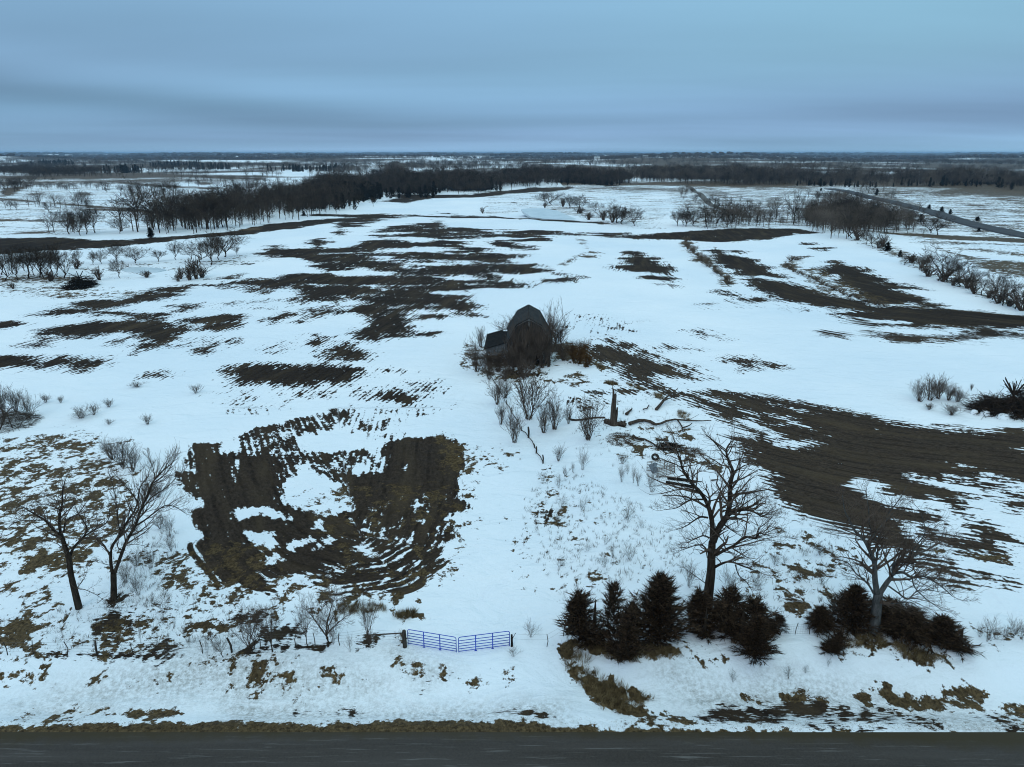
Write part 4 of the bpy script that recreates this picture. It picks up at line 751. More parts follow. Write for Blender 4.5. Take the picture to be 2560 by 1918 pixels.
def barn():
    fl, fr = zat('e', 672, 1045), zat('e', 1318, 1062); base = (fl+fr)/2; base.z = float(height(base.x, base.y))
    bw = M['boards'] = mat_boards(); sh = mat_shingle(); dark = simple('barn_inside', (.008,.007,.006), (.015,.013,.011), 1)
    root = empty('barn', base, R(-1), 'derelict dark grey gambrel barn with a lean-to on its left side', 'barn')
    W, L, EH = 3.65, 11.0, 4.1; RH = 8.15; KX, KZ = 2.05, 7.05
    prof = lambda x: (RH-(RH-KZ)*abs(x)/KX) if abs(x) < KX else (KZ-(KZ-EH)*(abs(x)-KX)/(W-KX))
    rnd = random.Random(9)
    openings = [(-2.6,-1.6,0,2.3),(1.0,1.9,0,1.9),(-1.0,-.45,.2,2.4)]
    def boards(y, x0, x1, top, bot=0, holes=(), miss=.03, jit=.0):
        m = MB(); x = x0
        while x < x1-.02:
            w = min(rnd.uniform(.17,.24), x1-x); xc = x+w/2; z1 = top(xc)-.02; z0 = bot-rnd.random()*.1
            segs = [(z0, z1)]
            for a, b, c, d in holes:
                if a < xc < b: segs = [s2 for s in segs for s2 in ((s[0], min(s[1], c)), (max(s[0], d), s[1])) if s2[1]-s2[0] > .08]
            if rnd.random() > miss:
                for a, b in segs: m.box(xc, y+rnd.gauss(0,.008), (a+b)/2, w-rnd.uniform(.006,.02), .03, b-a)
            x += w
        return m
    boards(-L/2*0, -W, W, prof, 0, openings).build('front_wall', bw, root)
    boards(L, -W, W, prof, 0, (), .06).build('back_wall', bw, root)
    for sx in (-1, 1):
        m = MB(); y = .03
        while y < L-.03:
            w = min(.21, L-y); 
            if rnd.random() > .05: m.box(sx*W, y+w/2, (EH-.02)/2, .03, w-.012, EH-.04)
            y += w
        m.build('side_wall', bw, root)
    # roof slabs
    def slab(p, q, y0, y1, th=.12, over=0):
        (xa, za), (xb, zb) = p, q; dx, dz = xb-xa, zb-za; l = math.hypot(dx, dz); nx, nz = -dz/l*th, dx/l*th
        if nz < 0: nx, nz = -nx, -nz
        n = 14; vs = []; r2 = random.Random(int(xa*10+za))
        for k in range(n+1):
            y = y0+(y1-y0)*k/n; sag = -.07*math.sin(math.pi*k/n)+r2.gauss(0,.012)
            vs += [(xa,y,za+sag),(xb,y,zb+sag),(xb+nx,y,zb+nz+sag),(xa+nx,y,za+nz+sag)]
        fs = [(k*4+j, k*4+(j+1)%4, (k+1)*4+(j+1)%4, (k+1)*4+j) for k in range(n) for j in range(4)]+[(3,2,1,0),(n*4,n*4+1,n*4+2,n*4+3)]
        m = MB(); m.add(vs, fs); return m
    for s in (-1, 1):
        slab((0,RH+.02), (s*(KX+.08),KZ-.02), -.35, L+.3).build('roof_slope', sh, root); slab((s*KX,KZ), (s*(W+.35),EH-.5), -.3, L+.3).build('roof_slope', sh, root)
    fm = simple('grey_fascia', (.10,.10,.10), (.20,.20,.20), 4)
    for s in (-1, 1):
        m = MB(); m.tube([Vector((0,-.36,RH-.05)), Vector((s*KX,-.34,KZ-.08))], .05, 4); m.build('fascia', fm, root)
        m = MB(); m.tube([Vector((s*(KX+.05),-.33,KZ-.15)), Vector((s*(W+.3),-.33,EH-.45))], .045, 4); m.build('fascia', fm, root)
    # floor and frames inside
    m = MB(); m.box(0, L/2, .02, 2*W-.1, L-.1, .04); m.build('floor', dark, root)
    for y in (1.8, 5.5, 9.2):
        for x in (-1.2, 1.2): m = MB(); m.box(x, y, 2.4, .2, .2, 4.8); m.build('inner_post', dark, root)
    m = MB(); m.box(0, L/2, 4.2, 2*W-.3, L-.3, .1); m.build('loft_floor', dark, root)
    m = MB(); m.box(-2.25, .0-.06, 1.15, .85, .05, 2.2, R(-14)); m.build('door', bw, root)
    m = MB(); m.box(.72, -.08, 1.1, .10, .10, 2.2); m.build('door_frame', fm, root); m = MB(); m.box(2.0, -.08, 1.0, .1, .1, 2.0); m.build('door_frame', fm, root)
    # lean-to on the left
    LW = 3.65; x1 = -W-LW; hi, lo = 4.0, 2.95
    lp = lambda x: lo+(hi-lo)*(x-x1)/LW
    slab((x1-.35, lo-.1), (-W-.02, hi+.02), -.25, L*.92, .1).build('lean_to_roof', simple('tar_paper', (.006,.006,.006), (.022,.020,.019), 2), root)
    boards(0, x1, -W-.04, lp, 2.0, (), .0).build('lean_to_gable', simple('pale_boards', (.05,.055,.06), (.16,.17,.18), 6, stretch=(3,3,.3)), root)
    m = MB(); m.box((x1-W)/2, -.06, 2.02, LW, .12, .16); m.build('beam', fm, root)
    for x, q in ((x1+.08, .11), (x1+1.9, .08), (-W-.25, .08)): m = MB(); m.box(x, -.02, .98, q, q, 1.96); m.build('lean_to_post', fm if x < x1+.2 else bw, root)
    m = MB(); y = 0
    while y < L*.9:
        if rnd.random() > .22: m.box(x1+.02, y+.1, (lo-.1)/2, .03, .18, lo-.15)
        y += .21
    m.build('lean_to_wall', bw, root); boards(L*.9, x1, -W-.04, lp, 0, (), .05).build('lean_to_back_wall', bw, root)
    m = MB(); rr = random.Random(3)
    bm_pts = [(-W-.15, L*.80, hi+.05), (-W-.9, L*.81, hi-.15)]
    m.box(-W-.55, L*.80, hi-.03, .8, .55, .12, R(20)); m.box(-W-.35, L*.77, hi+.02, .5, .5, .12, R(50)); m.build('snow_patch', M['snow'], root)
barn()
# ---------------------------------------------------------------- dead wood and scrap in the yard
def log(name, label, cat, z, pts, r0, r1, lift=.15, group=None, extra=(), mat='dead', rough=.03, sides=8):
    P = [zat(z, *p)+Vector((0,0,lift if not isinstance(lift, (list,tuple)) else lift[i])) for i, p in enumerate(pts)]; o0 = P[0].copy(); mb = MB(); rnd = random.Random(int(pts[0][0]))
    def run(Q, a, b):
        n = len(Q); S_, rr = [], []
        for i in range(n-1):
            p0, p1, p2, p3 = Q[max(i-1,0)], Q[i], Q[i+1], Q[min(i+2,n-1)]
            for t in (0,.5):
                S_.append(.5*((2*p1)+(p2-p0)*t+(2*p0-5*p1+4*p2-p3)*t*t+(3*p1-p0-3*p2+p3)*t**3)+Vector((rnd.gauss(0,rough), rnd.gauss(0,rough), rnd.gauss(0,rough*.6)))); rr.append((a+(b-a)*(i+t)/(n-1))*rnd.uniform(.88,1.12))
        S_.append(Q[-1]); rr.append(b); mb.tube(S_, rr, sides)
    run([p-o0 for p in P], r0, r1)
    for q, a, b, l2 in extra: run([zat(z, *p)+Vector((0,0,l2))-o0 for p in q], a, b)
    o = mb.build(name, M[mat], None, True); o.location = o0; return tag(o, label, cat, group)
def snag():
    b = zat('n', 790, 690); k = 1/5.179/px_scale(b)/math.cos(R(17)); root = empty('dead_tree', b, 0, 'broken upright dead trunk with a splintered spike top', 'dead tree'); m = MB()
    Z = lambda y: (690-y)*k
    m.tube([Vector((.05,0,-.2)), Vector((.0,0,.15)), Vector((-.02,0,Z(600))), Vector((-.05,0,Z(450))), Vector((0,0.02,Z(350))), Vector((.06,0,Z(290)))], [.62,.50,.40,.33,.30,.24], 12)
    m.build('trunk', M['dead'], root); m = MB()
    m.tube([Vector((-.10,0,Z(330))), Vector((-.14,0,Z(255))), Vector((-.26,0,Z(200))), Vector((-.30,.02,Z(165)))], [.17,.13,.06,.02], 6)
    m.tube([Vector((.15,0,Z(300))), Vector((.17,0,Z(272)))], [.12,.07], 5); m.build('splinter', M['dead'], root)
    m = MB(); m.tube([Vector((-.2,0,Z(268))), Vector((-.55,-.05,Z(266)))], [.05,.03], 5); m.build('branch_stub', M['dead'], root); m = MB(); m.tube([Vector((.25,0,Z(385))), Vector((.5,-.1,Z(378))), Vector((.72,-.1,Z(376)))], [.05,.04,.03], 5); m.build('branch_stub', M['dead'], root); m = MB()
    m.tube([Vector((.3,0,Z(640))), Vector((.42,-.05,Z(540))), Vector((.45,0,Z(455)))], [.22,.16,.10], 7); m.build('branch_stub', M['dead'], root)
snag()
log('fallen_log', 'thick rotten log lying at the foot of the broken trunk', 'log', 'n', [(690,660),(790,690),(880,690),(955,705)], .42, .25, .22)
log('fallen_limb', 'long crooked fallen limb snaking right across the snow', 'branch', 'n', [(1000,695),(1120,655),(1270,668),(1350,712),(1480,665),(1590,642),(1750,656),(1950,662),(2060,656)], .26, .05, .3, extra=[([(1630,650),(1680,735),(1697,800)], .10, .05, .25), ([(1690,750),(1770,722),(1812,688)], .10, .05, .3), ([(1800,658),(1900,600)], .03, .015, .6)])
log('fallen_log', 'thin pale log lying left of the broken trunk behind a shrub', 'log', 'n', [(222,600),(250,632),(390,630),(560,600),(690,602)], .14, .13, .12, extra=[([(240,620),(225,585)], .10, .05, .4)])
log('fallen_limb', 'dark forked dead limb lying by the edge of the ploughed strip', 'branch', 'n', [(1350,500),(1430,430),(1500,375),(1570,345),(1625,305)], .24, .04, [.2,.5,.8,1.0,1.2], extra=[([(1440,430),(1500,405),(1550,390)], .12, .06, .7)])
log('fallen_limb', 'short forked stick of dead wood left of the dark forked limb', 'branch', 'n', [(1180,502),(1225,490),(1255,445)], .09, .07, .2)
log('stump_piece', 'rusty brown chunk of stump right of the broken trunk', 'stump', 'n', [(965,565),(1000,530),(1035,492)], .24, .08, .22)
log('fallen_log', 'mossy log slanting through the grass below the long crooked limb', 'log', 'n', [(1045,845),(1120,880),(1200,890),(1340,970),(1450,1010)], .16, .08, .2)
log('fallen_log', 'dark log above the heap of sticks near the pale panels', 'log', 'n', [(1350,888),(1420,892),(1510,905)], .16, .12, .15)
log('fallen_log', 'short black log lying right of the pale cattle panels', 'log', 'n', [(1730,1135),(1840,1160)], .10, .08, .12)
log('fallen_limb', 'small dark branch on the snow at the edge of the tall tree crown', 'branch', 'n', [(2065,1415),(2150,1405)], .10, .05, .12)
log('timber', 'upper of two black timbers under the tall bare tree', 'timber', 'n', [(1492,1388),(1620,1405),(1760,1420),(1860,1440)], .17, .17, .15, mat='plank', sides=4, rough=.01)
log('timber', 'lower of two black timbers under the tall bare tree', 'timber', 'n', [(1470,1445),(1640,1470),(1840,1510)], .17, .17, .15, mat='plank', sides=4, rough=.01)
M['pile'] = simple('brush_heap', (.008,.006,.005), (.055,.038,.028), 1.5)
def stick_heap(name, label, cat, z, cx, cy, wx, dy, h, n, seed, mat='dead', rmin=.015, lenf=1.0, big=3):
    b = zat(z, cx, cy); k = 1/ZM[z][2]/px_scale(b); X, H = wx*k/2, h*k; Yd = dy*k/2/math.sin(math.atan2(CAM_Z, b.y)); rnd = random.Random(seed); mb = MB()
    for q in range(n):
        a = rnd.random()*6.28; r = rnd.random()**.5; x, y = X*r*math.cos(a), Yd*r*math.sin(a); zt = H*(1-r**4)*rnd.random()*(.6+.4*math.sin(x/X*5+seed)*math.cos(y/Yd*3+seed))
        d = Vector((rnd.gauss(0,1)+x/X*.6, rnd.gauss(0,.8), rnd.gauss(.1,.35))).normalized(); l = rnd.uniform(.4,1.1)*lenf*max(H,.8)
        c = Vector((x,y,max(zt,.03))); e = c+d*l*.5+Vector((0,0,rnd.gauss(0,.05))); e.z = max(e.z, .03); s = c-d*l*.5; s.z = max(s.z, .02); r0 = rmin*rnd.uniform(.7,2.4)
        mb.tube([s, c, e], [r0, r0*.9, r0*.5], 3)
    for q in range(big):
        a = rnd.random()*6.28; mb.tube([Vector((X*.6*math.cos(a), Yd*.6*math.sin(a), .1)), Vector((0,0,H*.6)), Vector((X*rnd.uniform(-.5,.5), Yd*rnd.uniform(-.4,.4), H*rnd.uniform(.9,1.25)))], [rmin*6, rmin*5, rmin*3], 5)
    o = mb.build(name, M[mat]); o.location = b; return tag(o, label, cat)
stick_heap('brush_pile', 'flat heap of dark sticks on the snow above the pale cattle panels', 'brush pile', 'n', 1520, 985, 380, 130, 70, 260, 3, 'plank', .02)
stick_heap('brush_pile', 'second low heap of twigs behind the tall tree, nearest the ploughed strip', 'brush pile', 'n', 1840, 1050, 280, 150, 60, 220, 4, 'twig', .010)
stick_heap('brush_pile', 'tangled twiggy heap just below the broken trunk', 'brush pile', 'n', 900, 880, 420, 190, 70, 320, 5, 'twig', .010)
stick_heap('brush_pile', 'huge black brush pile at the right edge of the field', 'brush pile', 'k', 2000, 800, 1150, 210, 440, 1500, 6, 'pile', .020, 1.0, 16)
stick_heap('brush_pile', 'dark brush pile half in frame at the left edge of the field', 'brush pile', '4', 60, 800, 330, 130, 130, 700, 7, 'dead', .014, .7, 4)
stick_heap('brush_pile', 'dark brush mound beside the old trees at the left edge', 'brush pile', '1', 520, 945, 170, 40, 95, 700, 8, 'plank', .03, .8, 4)
pb = zat('k', 2000, 800)
mb_ = MB(); rp = random.Random(8)
for dx, dy, s_ in ((-4.2,-1.2,1.0),(-2.6,-2.4,1.3),(-1.2,-1.6,.6),(-5.6,-.8,.7),(-3.4,.2,.5)):
    n_ = 9; c_ = Vector((dx, dy, .32)); ring = [c_+Vector((math.cos(6.283*k/n_)*s_*rp.uniform(.6,1.2), math.sin(6.283*k/n_)*s_*.6*rp.uniform(.6,1.2), -.3)) for k in range(n_)]
    mid = [c_+(q-c_)*.6+Vector((0,0,.42)) for q in ring]; mb_.add([tuple(q) for q in ring+mid]+[tuple(c_+Vector((0,0,.35)))], [(k,(k+1)%n_,n_+(k+1)%n_,n_+k) for k in range(n_)]+[(n_+k,n_+(k+1)%n_,2*n_) for k in range(n_)])
pile = [o for o in C.objects if o.name.startswith('brush_pile') and o.get('label','').startswith('huge black')][0]
mb_.build('snow_patch', M['snow'], pile, True)
def tyre():
    b = zat('n', 1335, 1130); mb = MB(); Rr, r = .34, .13; n, k = 28, 10; rot = Matrix.Rotation(R(35), 3, 'X')
    vs = [tuple(rot @ Vector(((Rr+r*math.cos(2*math.pi*j/k))*math.cos(2*math.pi*i/n), (Rr+r*math.cos(2*math.pi*j/k))*math.sin(2*math.pi*i/n), 1.3*r*math.sin(2*math.pi*j/k)))) for i in range(n) for j in range(k)]
    mb.add(vs, [(i*k+j, ((i+1)%n)*k+j, ((i+1)%n)*k+(j+1)%k, i*k+(j+1)%k) for i in range(n) for j in range(k)]); o = mb.build('old_tyre', M['rubber'], None, True); o.location = b+Vector((0,0,.28)); tag(o, 'old black tyre tipped up behind the pale cattle panels', 'tyre')
tyre()
def panel(z, p0, p1, hz, label, nr=6, nst=4, lean=.0):
    a, b = zat(z, *p0), zat(z, *p1); h = hpx(a, hz/ZM[z][2]); d = b-a; root = empty('cattle_panel', a, 0, label, 'panel', 'pale cattle panels'); nrm = Vector((-d.y, d.x, 0)).normalized()*lean
    P = lambda s, t: d*s+(Vector((0,0,1))+nrm)*h*t
    m = MB(); m.tube([P(0,0), P(0,1), P(1,1), P(1,0)], .045, 5); m.build('frame', M['steel'], root)
    for k in range(nr): m = MB(); m.tube([P(0,(k+.3)/nr), P(1,(k+.3)/nr)], .034, 4); m.build('rail', M['steel'], root)
    for k in range(1, nst): m = MB(); m.tube([P(k/nst,0), P(k/nst,1)], .03, 4); m.build('stay', M['steel'], root)
panel('n', (1228,1285), (1455,1250), 112, 'rusty pale cattle panel standing at the back left of the scrap', lean=.1)
panel('n', (1370,1365), (1590,1310), 115, 'rusty pale cattle panel standing nearest the black timbers', lean=.15)
panel('n', (1455,1250), (1585,1300), 110, 'short pale cattle panel closing the right side of the scrap')
m_ = MB(); b_ = zat('n', 1312, 1300); m_.box(0,0,.5,.75,.05,1.1,M=Matrix.Rotation(R(-28),3,'Y') @ Matrix.Rotation(R(-35),3,'X')); m_.box(.18,.02,.9,.35,.05,.5,M=Matrix.Rotation(R(15),3,'Y') @ Matrix.Rotation(R(-30),3,'X')); o_ = m_.build('metal_sheet', simple('dull_metal', (.10,.12,.14), (.2,.23,.26), 3, .5)); o_.location = b_; tag(o_, 'bent grey metal sheet propped against the pale cattle panels', 'metal sheet')
# ---------------------------------------------------------------- shrubs and saplings near by
def row_of(kindf, z, items, phrase, group, **kw):
    items = sorted(items, key=lambda t: t[0])
    for i, t in enumerate(items):
        if z in '123': t = (t[0]+_pr.gauss(0,5), t[1]+_pr.gauss(0,3), t[2]*_pr.uniform(.75,1.3))+tuple(q*_pr.uniform(.8,1.35) for q in t[3:4])
        kindf(z, t[0], t[1], t[2], t[3] if len(t) > 3 else None, label='%s, %s' % (phrase, ORD[i]), group=group, kind=(i*3+len(phrase)) % 9, **kw)
row_of(put_shrub, '5', [(1010,800,160,120),(1035,930,135,75),(1120,1045,215,125),(1210,895,300,220),(1310,980,170,130),(1378,960,215,140),(1600,1025,225,190),(1470,925,110,60),(1060,760,110,100)], 'leafless shrub of the cluster between barn and dead trunk', 'shrubs between the barn and the dead trunk', dense=20)
row_of(put_shrub, '5', [(1405,1165,100,75),(1560,1220,115,75),(1495,1235,60,30),(1445,1265,60,30),(1815,1180,60,60)], 'small lone shrub on the snow left of the pale panels', 'small shrubs on the yard snow')
row_of(put_shrub, '9', [(1120,805,120,70),(1210,812,125,50),(1250,838,110,60),(1360,885,180,140),(1165,745,80,40)], 'sapling just left of the pale cattle panels and timbers', 'saplings left of the pale panels', name='sapling')
row_of(put_shrub, '9', [(625,1140,110,80),(640,1020,110,90),(620,850,110,80),(1165,1110,110,140),(990,1300,80,80),(850,1350,60,70),(630,1480,80,90),(500,800,80,90),(1275,1170,70,60),(1045,1400,110,40),(800,1030,110,80),(1180,1420,90,130),(980,1480,110,110)], 'weedy bush on the open snow below the yard', 'weedy bushes on the open snow', dense=9, mat='weed', name='weedy_bush')
row_of(put_shrub, '5', [(880,590,190,130),(950,590,130,140),(1010,590,120,150),(1090,590,170,160),(1160,590,240,140),(1240,575,270,150),(1300,565,260,130),(1345,560,280,110),(1125,560,260,130),(1205,555,280,130),(905,430,110,90),(1180,640,130,110),(1060,650,110,100),(960,640,90,80)], 'leafless bush growing against the front of the barn', 'bushes against the barn', dense=20)
put_shrub('5',1085,330,150,190,'large leafless bush rising behind the barn over the lean-to roof', 'bushes against the barn', 1, dense=20, loc=Vector((*(zat('5',1095,430)).xy, zat('5',1095,430).z+1.0)))
row_of(put_shrub, '5', [(1365,450,260,150),(1410,450,180,150),(1440,520,120,120)], 'tall leafless bush on the right side of the barn', 'bushes right of the barn', dense=20)
row_of(put_shrub, '5', [(1500,520,110,90),(1540,540,110,90),(1590,560,90,80),(1560,500,100,90)], 'clump of rusty orange grass right of the barn', 'rusty grass clumps right of the barn', mat='brown_grass', name='grass_clump', cat='grass clump', dense=46)
row_of(put_tree, 'd', [(95,480,270,130),(225,498,310,170),(465,458,290,120),(610,462,385,270),(885,462,320,110)], 'thin bare sapling on the roadside fence line', 'saplings on the roadside fence line', name='sapling', mat='twig')
row_of(put_shrub, 'd', [(645,440,210,110),(760,495,110,60),(2010,395,90,110),(1890,530,60,80),(1120,440,70,90),(900,470,120,80)], 'low bush near the blue gates and their fence', 'low bushes near the blue gates', dense=10)
row_of(put_tree, 'c', [(1765,612,160,120),(1680,520,140,90),(1990,562,340,200)], 'young bare tree left of the last tall fence post', 'young trees by the left fence', name='sapling')
row_of(put_shrub, 'c', [(1305,262,150,160),(1255,550,180,60),(1460,455,90,60),(1290,350,90,60),(1400,610,60,40),(1640,615,170,50),(1590,570,120,50),(1500,530,80,50),(1115,500,140,50),(500,450,110,50),(650,520,60,90),(1380,370,80,60)], 'wispy bush in the left roadside corner', 'wispy bushes in the left corner', dense=7, mat='weed')
row_of(put_shrub, '7', [(930,330,180,160),(1020,390,220,200),(1100,430,200,160),(1310,640,130,170),(1250,620,90,100),(1130,950,120,140),(1400,970,170,130),(1130,1210,110,150),(1250,1230,150,120),(1050,1350,150,120),(1150,1450,170,130),(1420,1090,110,110),(1330,900,120,150)], 'grey brush tuft beside the ploughed plot on its left', 'grey brush left of the ploughed plot', dense=16, mat='weed')
row_of(put_shrub, '4', [(30,760,190,120),(110,720,150,130),(180,760,150,110),(-40,760,220,140),(290,660,50,70),(390,660,40,50),(520,760,60,130),(600,740,70,70),(700,690,50,70),(950,800,60,70),(890,560,30,90),(1260,600,50,70),(700,800,30,50)], 'straggly weed clump at the left side of the snowfield', 'straggly clumps on the left snowfield', dense=16, mat='weed')
row_of(put_shrub, 'k', [(620,640,300,260),(760,620,330,280),(900,600,310,280),(1050,620,230,260),(1180,640,190,240),(750,760,90,160),(1100,850,150,260),(1400,470,100,60)], 'leafless bush left of the huge black brush pile', 'bushes by the right brush pile', dense=22)
row_of(put_shrub, 'g', [(1720,190,120,110),(1800,240,90,80),(1900,210,120,140),(2080,190,200,170),(2180,210,160,150),(2010,200,110,100),(2320,210,160,170)], 'leafless briar on the fence line right of the cedars', 'briars right of the cedars')
row_of(put_shrub, 'b', [(995,820,230,90),(1430,1120,80,70),(1870,1090,90,90),(2000,1050,60,60),(2180,1000,70,40),(800,420,60,60),(120,790,60,40)], 'small weed bush on the bank around the roadside cedars', 'weed bushes on the roadside bank', dense=9, mat='weed')
row_of(put_shrub, 'b', [(1080,370,170,170),(1400,420,170,200),(1760,200,90,120),(1950,330,90,130),(2120,120,70,100),(1620,380,110,120)], 'fine twiggy bush around the tall dark bare tree', 'twiggy bushes round the tall bare tree', dense=12, mat='twig')
row_of(put_shrub, 'a', [(600,1270,170,100),(540,1000,110,130),(520,780,70,110),(430,800,50,60),(280,850,50,60),(1690,1380,150,130)], 'faded weed bush near the grey barked tree', 'weed bushes near the grey barked tree', dense=9, mat='weed')
# ---------------------------------------------------------------- trees in the middle distance
row_of(put_tree, '1', [(890,472,190),(1085,487,205),(455,607,155),(483,602,140),(520,617,120),(560,603,160),(605,602,150),(775,602,135),(1080,602,130),(1240,602,175),(1520,405,145),(1180,560,150),(1330,560,200),(1440,560,190),(1600,520,180)], 'bare valley tree beyond the dark field at the upper left', 'bare trees in the left valley', mat='far_twig')
row_of(put_tree, '1', [(70,447,58),(115,447,52),(315,468,60),(487,412,85),(527,412,75),(690,340,50),(770,345,55),(1215,290,45),(1280,295,40),(1160,360,70),(1050,350,60)], 'small distant bare tree on the white fields at the upper left', 'small trees on the far left fields', mat='far_twig')
row_of(put_tree, '1', [(40,900,190),(150,842,150),(190,892,205),(220,872,165),(285,882,200),(340,860,160),(410,890,165),(90,860,160),(250,890,180),(320,885,175),(120,900,150),(370,880,140),(15,870,150),(265,860,190),(-40,880,170)], 'dark bare tree in the old grove at the left edge', 'old grove at the left edge', mat='far_twig')
row_of(put_tree, '1', [(500,803,90),(602,803,110),(652,797,100),(765,882,125),(762,787,140),(872,792,115,140),(1020,782,90,90),(1127,765,105,90),(1275,785,145,170),(1362,803,165),(1437,748,165,150),(1530,745,75),(1405,770,120)], 'bare tree in the row above the frozen left pond', 'trees above the frozen left pond', mat='far_twig')
row_of(put_shrub, '1', [(1170,890,80,70),(1215,900,110,80),(1260,895,110,80),(1310,885,80,80),(1150,910,60,60),(940,885,35,70),(90,955,45,45),(330,910,50,90),(640,900,60,70),(500,830,60,90)], 'reddish brush clump near the frozen left pond', 'brush near the frozen left pond')
row_of(put_tree, '2', [(1320,412,85,75),(1362,417,92,85),(1475,437,100,90),(1535,457,90,80),(1650,457,92,90),(1782,532,120,110),(1812,537,125,110),(1895,552,145,110),(2165,552,105,90),(2212,555,115,100)], 'round crowned bare tree near the small frozen pond', 'trees by the small frozen pond', mat='far_twig')
row_of(put_shrub, '2', [(920,473,42,40),(1600,512,50,90),(1690,520,80,100),(1745,530,70,80),(1440,430,50,60),(1310,440,30,40),(1540,480,40,90)], 'low brush clump near the small frozen pond', 'brush near the small frozen pond')
row_of(put_tree, '3', [(20,548,110,90),(85,548,140,110),(165,562,125,90),(230,560,130,90),(300,560,125,90),(730,542,190,120),(850,542,190,110),(1065,507,150,110),(1330,587,165,90),(1450,572,105,110),(1610,602,100,110),(1660,604,115,110)], 'bare tree of the valley wood below the highway', 'trees of the valley wood below the highway', mat='far_twig')
row_of(put_tree, '3', [(1100,640,130,100),(1190,665,100,90),(1230,690,90,80),(1445,800,80,70),(1500,810,90,80),(1560,860,120,90),(1660,908,270,240),(1720,912,190,120),(1800,950,150,120),(1870,975,150,120),(1940,1000,140,120),(2010,1030,150,110),(2080,1070,180,120),(2160,1090,180,120),(2230,1120,200,130),(2320,1150,200,140)], 'bare tree of the hedgerow down the right edge', 'hedgerow trees down the right edge', mat='far_twig')
row_of(put_shrub, '3', [(1140,650,60,80),(1270,700,50,80),(1300,690,60,60),(1480,790,60,80),(1540,830,70,90),(1600,880,70,90),(1690,910,70,100),(1760,940,70,110),(1840,960,80,110),(1900,990,80,110),(1980,1015,80,110),(2050,1050,90,110),(2120,1075,80,100),(2190,1100,90,100),(2260,1130,90,120)], 'underbrush clump of the hedgerow down the right edge', 'underbrush of the right hedgerow')
g = 'small cedars along the highway and right hedgerow'
for i, a in enumerate([(1332,712,50,70,'dark cedar bush on the right hedgerow, the larger of two'),(1413,752,40,32,'dark cedar bush on the right hedgerow, the smaller of two'),(1600,447,30,32,'leftmost of three small cedars just beyond the highway'),(1680,467,36,36,'middle of three small cedars just beyond the highway'),(1735,477,30,28,'rightmost of three small cedars just beyond the highway'),(1912,522,28,40,'lone dark bush beyond the highway near the right edge'),(905,328,18,22,'tiny dark cedar near the far end of the highway'),(1545,530,50,50,'dark cedar in the scrub between wood and highway'),(1262,355,40,30,'dark cedar beside the track beyond the highway'),(1920,590,25,30,'dark cedar on the near bank of the highway')]):
    put_cedar('3', *a[:4], a[4], g, i % 2, 'cedar_green')
for a in [(970,628,62,55,'solitary black cedar at the edge of the dark left field'),(1955,490,32,36,'small dark cedar on the field edge below the left wood')]: put_cedar('1', *a[:4], a[4], 'dark cedars by the left wood', 1, 'cedar_green')
def along(line, n, h, w):
    L = [0]
    for a, b in zip(line[:-1], line[1:]): L.append(L[-1]+math.hypot(b[0]-a[0], b[1]-a[1]))
    out = []
    for k in range(n):
        s_ = L[-1]*(k+.5)/n; i = max(i for i in range(len(L)-1) if L[i] <= s_); t = (s_-L[i])/(L[i+1]-L[i]); out.append((line[i][0]+(line[i+1][0]-line[i][0])*t+_pr.gauss(0,3), line[i][1]+(line[i+1][1]-line[i][1])*t+_pr.gauss(0,2), h*_pr.uniform(.7,1.2), w*_pr.uniform(.8,1.3)))
    return out
row_of(put_shrub, '3', along([(28,650),(50,700),(100,745),(170,800),(235,850),(290,900),(325,935)], 18, 34, 50), 'grass clump on the curved strip left of the dark stripe', 'grass clumps on the curved contour strip', mat='contour', name='grass_clump', cat='grass clump', dense=14)
row_of(put_shrub, '3', along([(760,765),(700,785),(690,820),(740,850),(850,895),(960,945),(1080,1000),(1200,1045),(1330,1075)], 24, 24, 50), 'grass clump on the inner contour strip at right', 'grass clumps on the inner contour strip', mat='contour', name='grass_clump', cat='grass clump', dense=14)
# ---------------------------------------------------------------- woods that read as one mass
def arrays(mb):
    V = np.array(mb.v, np.float32); T = []
    for f in mb.f:
        for k in range(1, len(f)-1): T.append((f[0], f[k], f[k+1]))
    return V, np.array(T, np.int32)
def wood_tree(seed, h=10, w=9, tw=200, lr=1.5):
    rnd = random.Random(seed); mb = MB(); mb.tube([(0,0,-.3),(0,0,h*.45),(rnd.gauss(0,.4),rnd.gauss(0,.4),h*.8)], [.18,.13,.05], 3, cap=False)
    for q in range(13):
        a = rnd.random()*6.28; z = h*rnd.uniform(.2,.6); l = w*.5*rnd.uniform(.6,1); mb.tube([(0,0,z),(math.cos(a)*l*.5,math.sin(a)*l*.5,z+l*.55),(math.cos(a)*l*.85,math.sin(a)*l*.85,min(z+l*1.1,h))], [.08,.05,.02], 3, cap=False)
    for q in range(tw):
        a = rnd.random()*6.28; el = rnd.uniform(-.4,1.57); r = rnd.random()**.4; c = Vector((math.cos(a)*math.cos(el)*w/2*r, math.sin(a)*math.cos(el)*w/2*r, h*.55+math.sin(el)*h*.42*r))
        d = (Vector((c.x/w*2, c.y/w*2, .6))+Vector((rnd.gauss(0,.5),rnd.gauss(0,.5),rnd.gauss(0,.3)))).normalized(); s = d.cross(Vector((rnd.gauss(0,1),rnd.gauss(0,1),rnd.gauss(0,1)))).normalized()*.07; mb.tri(c+s, c-s, c+d*lr*rnd.uniform(.6,1.3))
    return arrays(mb)
